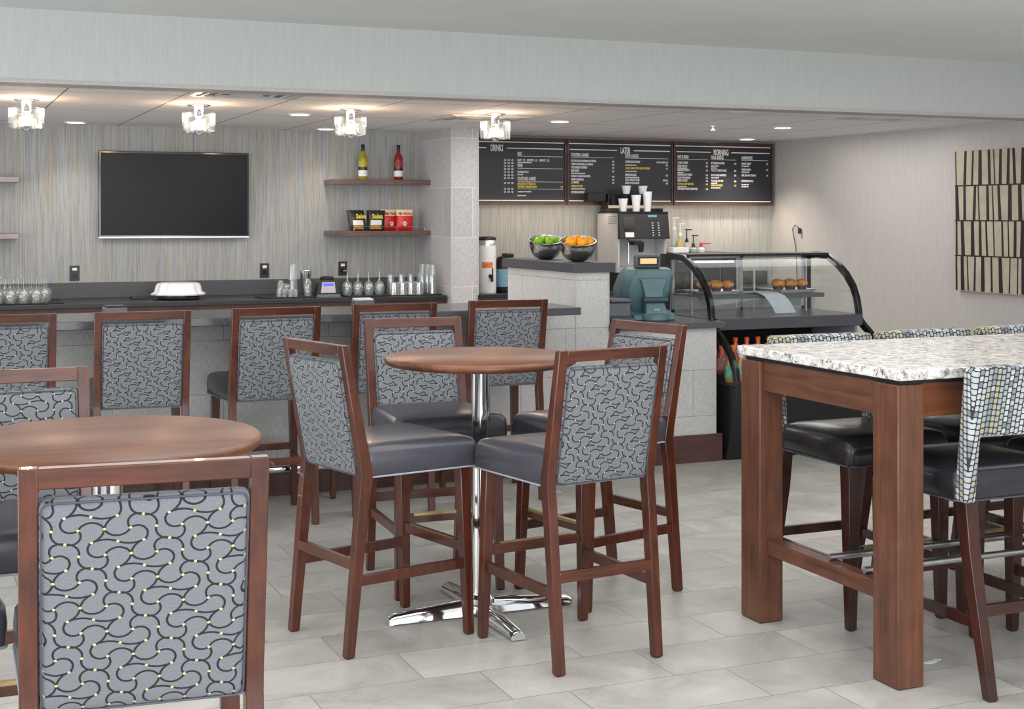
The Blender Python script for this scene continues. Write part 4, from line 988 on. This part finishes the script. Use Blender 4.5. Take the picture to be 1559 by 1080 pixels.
# trays and muffins
def muffin():
    m_ = thing('muffin', 'x', 'muffin'); m_.scale = (1.08, 1.08, 1.12)
    bm = BM(); lathe(bm, [(.024, 0), (.033, .038)], seg=28, ribs=14, ribamp=.03); obj('paper_case', bm, 'muffin_paper', m_)
    bm = BM(); lathe(bm, [(.033, .036), (.041, .044), (.042, .052), (.038, .062), (.026, .071), (.012, .076), (.001, .077)], seg=32, cap=False)
    for v in bm.verts: v.co += Vector((rnd.uniform(-1, 1), rnd.uniform(-1, 1), rnd.uniform(-1, 1)))*.0028
    obj('crumb_top', bm, 'crumb', m_, 0, 60); return m_
mu = muffin(); first = True
for k, (x0, lab, side) in enumerate(((5.12, 'white tray of muffins at the left inside the pastry case', 'left'), (5.74, 'white tray of muffins at the right inside the pastry case', 'right'))):
    bm = BM(); z = 1.0595; rings = [[(x0+px, 8.45+py, zz) for px, py in rrect(a_, b_, .02)] for a_, b_, zz in ((.14, .11, z), (.17, .14, z+.024), (.172, .142, z+.024), (.142, .112, z+.004))]
    loft(bm, rings, True); tag(obj('serving_tray', bm, 'white_cer', None, 0, 30), lab, 'tray', 'trays in the pastry case')
    for i, (dx, dy) in enumerate(((-.098, -.035), (0, -.045), (.098, -.035), (-.052, .05), (.052, .05))):
        o = mu if first else dup(mu)
        first = False; o.location = (x0+dx, 8.45+dy, z+.005); o.rotation_euler = (0, 0, i)
        o['label'] = 'crumb topped muffin in dark paper on the %s tray of the pastry case' % side; o['group'] = 'muffins on the %s tray' % side
# drooping sheet over the shelf edge
bm = BM(); prof = [(8.52, 1.078), (8.40, 1.082), (8.30, 1.078), (8.22, 1.06), (8.17, 1.02), (8.145, .98), (8.135, .93)]
prof = [(8.45, 1.072), (8.35, 1.074), (8.27, 1.07), (8.22, 1.05), (8.185, 1.01), (8.17, .97), (8.165, .93)]
loft(bm, [[(5.33+(.02*i), y, z), (5.50+.02*i, y, z)] for i, (y, z) in enumerate(prof)], False, False)
bmesh.ops.solidify(bm, geom=bm.faces[:], thickness=.002)
tag(obj('tray_liner', bm, plain('liner', lin(196, 204, 214), .4), None, 0, 60), 'pale plastic sheet drooping over the shelf between muffin trays', 'sheet')
# juice bottles
def juice(cap, body, lab_):
    j = thing('juice_bottle', 'x', 'bottle')
    bm = BM(); lathe(bm, [(.026, 0), (.031, .008), (.031, .06), (.028, .08), (.031, .1), (.031, .125), (.014, .165), (.013, .175)], seg=20); obj('bottle', bm, body, j, 0, 50)
    bm = BM(); lathe(bm, [(.017, .172), (.017, .2), (.014, .203)], seg=16); obj('cap', bm, cap, j)
    bm = BM(); lathe(bm, [(.0318, .03), (.0318, .115)], seg=20, cap=False); obj('label', bm, lab_, j)
    return j
j1 = juice('orange_cap', plain('red_juice', lin(214, 84, 54), .15, .2, coat=.6), plain('pink_label', lin(220, 150, 150), .5, .5, 30))
j2 = juice('white', plain('amber_juice', lin(196, 150, 70), .15, .15, coat=.6), plain('green_label', lin(120, 190, 170), .5, .5, 30))
j3 = juice('blue_cap', plain('water', lin(150, 170, 190), .15, .1, coat=.6), plain('blue_wrap', lin(80, 130, 190), .5, .3, 30))
kinds = [(j1, 'orange capped red juice bottle', 'orange capped juice bottles'), (j2, 'white capped amber juice bottle', 'white capped juice bottles'), (j3, 'blue capped water bottle', 'blue capped water bottles')]
used = set()
for row, (Y, z, nm) in enumerate(((7.94, .5015, 'in the front row of the open cooler'), (8.04, .546, 'in the middle row of the open cooler'), (8.15, .586, 'in the back row of the open cooler'))):
    for i in range(12):
        if i < 6: k = (1, 1, 0, 0, 0, 1)[i] if row == 0 else (0, 0, 1, 0, 0, 0)[i] if row == 1 else 0
        else: k = (2, 1, 1, 2, 1, 2)[i-6] if row < 2 else 2
        j, l, g = kinds[k]
        if k not in used: o = j; used.add(k)
        else: o = dup(j)
        o.location = (XL+.075+i*.09, Y, z)
        o.scale = (1, 1, .94)
        o['label'] = l+' '+nm; o['group'] = g+' '+nm
# ------------------------------------------------------------------ art on the right wall
t = thing('wall_art', 'square wall art with black slanted lines on beige, on the right wall', 'artwork', (XR, 7.78, 1.01))
bm = BM(); box(bm, -.045, 0, 0, 1.10, 0, 1.115); cv = obj('canvas', bm, plain('canvas_beige', lin(172, 163, 146), .8, .12, 9), t)
bm = BM(); ra = random.Random(3)
for r in range(4):
    z0, z1 = .004+r*.278, .004+(r+1)*.278
    y = 1.09
    while y > .03:
        wd = ra.choice((.012, .02, .03, .04)); sk = ra.uniform(-.025, .025)
        y0 = y; prism(bm, [(y0-wd, z0), (y0, z0), (y0+sk*.6, z1-.006), (y0+sk*.6-wd*.8, z1-.006)], -.0475, -.0445)
        y -= wd+ra.uniform(.035, .075)
    if r: prism(bm, [(0, z0-.007), (1.10, z0-.007), (1.10, z0+.003), (0, z0+.003)], -.0476, -.0445)
obj('black_lines', bm, 'black_soft', t)
for y in (0, 1.10): pass
bm = BM(); x, z = 0, 0
tube(bm, [(XR-.02, 11.1, .95), (XR-.02, 11.12, 1.3), (XR-.018, 11.18, 1.48), (XR-.018, 11.14, 1.52), (XR-.018, 11.06, 1.49)], .004, 6); cbox(bm, XR-.02, 11.06, 1.44, .02, .03, .05)
tag(obj('hanging_cord', bm, 'black', None), 'thin black cord with plug on the right wall above the pastry case', 'cord')

# ------------------------------------------------------------------ ceiling fixtures
def pendant(x, y, lab):
    t = thing('crystal_ceiling_lamp', lab, 'ceiling lamp', (x, y, CB), 0, 'crystal ceiling lamps over the bar')
    bm = BM(); lathe(bm, [(.076, 0), (.076, -.012), (.06, -.018), (.03, -.02)], seg=36); obj('canopy', bm, 'chrome', t)
    bm = BM(); lathe(bm, [(.028, -.018), (.028, -.085), (.02, -.09)], seg=24); obj('socket', bm, 'chrome', t)
    bm = BM(); lathe(bm, [(.086, -.062), (.106, -.062), (.106, -.185), (.086, -.185), (.086, -.0621)], seg=20, cap=False)
    obj('glass_shade', bm, 'shade_glass', t, 0, 10)
    bm = BM(); bmesh.ops.create_uvsphere(bm, u_segments=20, v_segments=12, radius=.032, matrix=Matrix.Translation((0, 0, -.135))); obj('bulb', bm, 'bulb', t)
    bm = BM(); lathe(bm, [(.001, -.205), (.016, -.202), (.028, -.188), (.033, -.17)], seg=24, cap=False); obj('bulb_tip', bm, 'chrome', t)
    return t
pendant(.597, 9.05, 'leftmost of four crystal cylinder ceiling lamps over the bar')
pendant(1.648, 9.05, 'second crystal ceiling lamp from the left, above the television')
pendant(2.655, 9.03, 'third crystal ceiling lamp from the left, above the shelf bottles')
pendant(3.706, 9.03, 'rightmost crystal ceiling lamp, in front of the DRINKS menu board')
def downlight(px, py, lit, lab):
    x, y = PZ(px, py, CB)
    t = thing('recessed_downlight', lab, 'ceiling light', (x, y, CB), 0, 'recessed downlights over the bar')
    bm = BM(); lathe(bm, [(.085, 0), (.085, -.006), (.068, -.008), (.066, -.002)], seg=32, cap=False); obj('trim_ring', bm, 'white', t)
    bm = BM(); lathe(bm, [(.067, -.001), (.067, -.005)], seg=32); obj('lens', bm, 'led' if lit else 'white', t)
    if lit:
        l = bpy.data.lights.new('spot', 'SPOT'); l.energy = 9 if lit == 1 else lit; l.color = (1, .9, .76); l.spot_size = R(110); l.spot_blend = .8; l.shadow_soft_size = .06
        lo = bpy.data.objects.new('downlight_beam', l); C.objects.link(lo); lo.parent = t; lo.location = (0, 0, -.02)
downlight(116, 186, 1, 'recessed downlight right of the leftmost crystal lamp')
downlight(457, 174, 1, 'recessed downlight between second and third crystal lamps')
downlight(497, 196, 1, 'recessed downlight beside the third crystal lamp near the back wall')
downlight(853, 184.5, 1, 'recessed downlight right of the rightmost crystal lamp')
downlight(1192, 194, 1, 'recessed downlight nearest the right wall')
downlight(1138, 211.5, 45, 'recessed downlight just in front of the MORNING menu board')
downlight(1130, 168, 0, 'unlit recessed ceiling light near the soffit at right')
def vent(cx, cy, sx, sy, lab):
    t = thing('ceiling_vent', lab, 'vent', (cx, cy, CB), 0, 'ceiling air vents')
    bm = BM(); fr = .03
    box(bm, -sx, sx, -sy, -sy+fr, -.01, 0); box(bm, -sx, sx, sy-fr, sy, -.01, 0); box(bm, -sx, -sx+fr, -sy+fr, sy-fr, -.01, 0); box(bm, sx-fr, sx, -sy+fr, sy-fr, -.01, 0); obj('frame', bm, 'silver', t)
    bm = BM(); box(bm, -sx+fr, sx-fr, -sy+fr, sy-fr, -.002, 0); obj('backing', bm, 'black', t)
    for k in range(3):
        q = .25+.25*k; bm = BM(); a_, b_ = sx*q, sy*q
        box(bm, -a_, a_, -b_-.012, -b_, -.012, -.003); box(bm, -a_, a_, b_, b_+.012, -.012, -.003); box(bm, -a_-.012, -a_, -b_, b_, -.012, -.003); box(bm, a_, a_+.012, -b_, b_, -.012, -.003); obj('louver', bm, 'silver', t)
vent(1.78, 8.24, .31, .19, 'square ceiling vent between second and third crystal lamps')
vent(3.80, 9.62, .31, .31, 'square ceiling vent above the tiled column')
vent(6.45, 8.42, .31, .13, 'ceiling vent near the right wall')
x, y = PZ(1086, 192, CB)
t = thing('sprinkler_head', 'small ceiling sprinkler above the menu boards', 'sprinkler', (x, y, CB))
bm = BM(); lathe(bm, [(.035, 0), (.035, -.006), (.01, -.008), (.01, -.03), (.022, -.034), (.022, -.036)], seg=20); obj('head', bm, 'steel', t)

# paper scrap on the floor
x, y = PZ(1420, 1008, 0); bm = BM()
prism(bm, [(-.045, .0), (-.02, -.018), (.01, -.012), (.02, .0), (.045, .006), (.03, .018), (.0, .008), (-.02, .006)], .0005, .002, 'z')
o = obj('paper_scrap', bm, 'paper'); o.location = (x, y, 0); tag(o, 'torn white paper scrap on the floor beside near granite table leg', 'paper scrap')
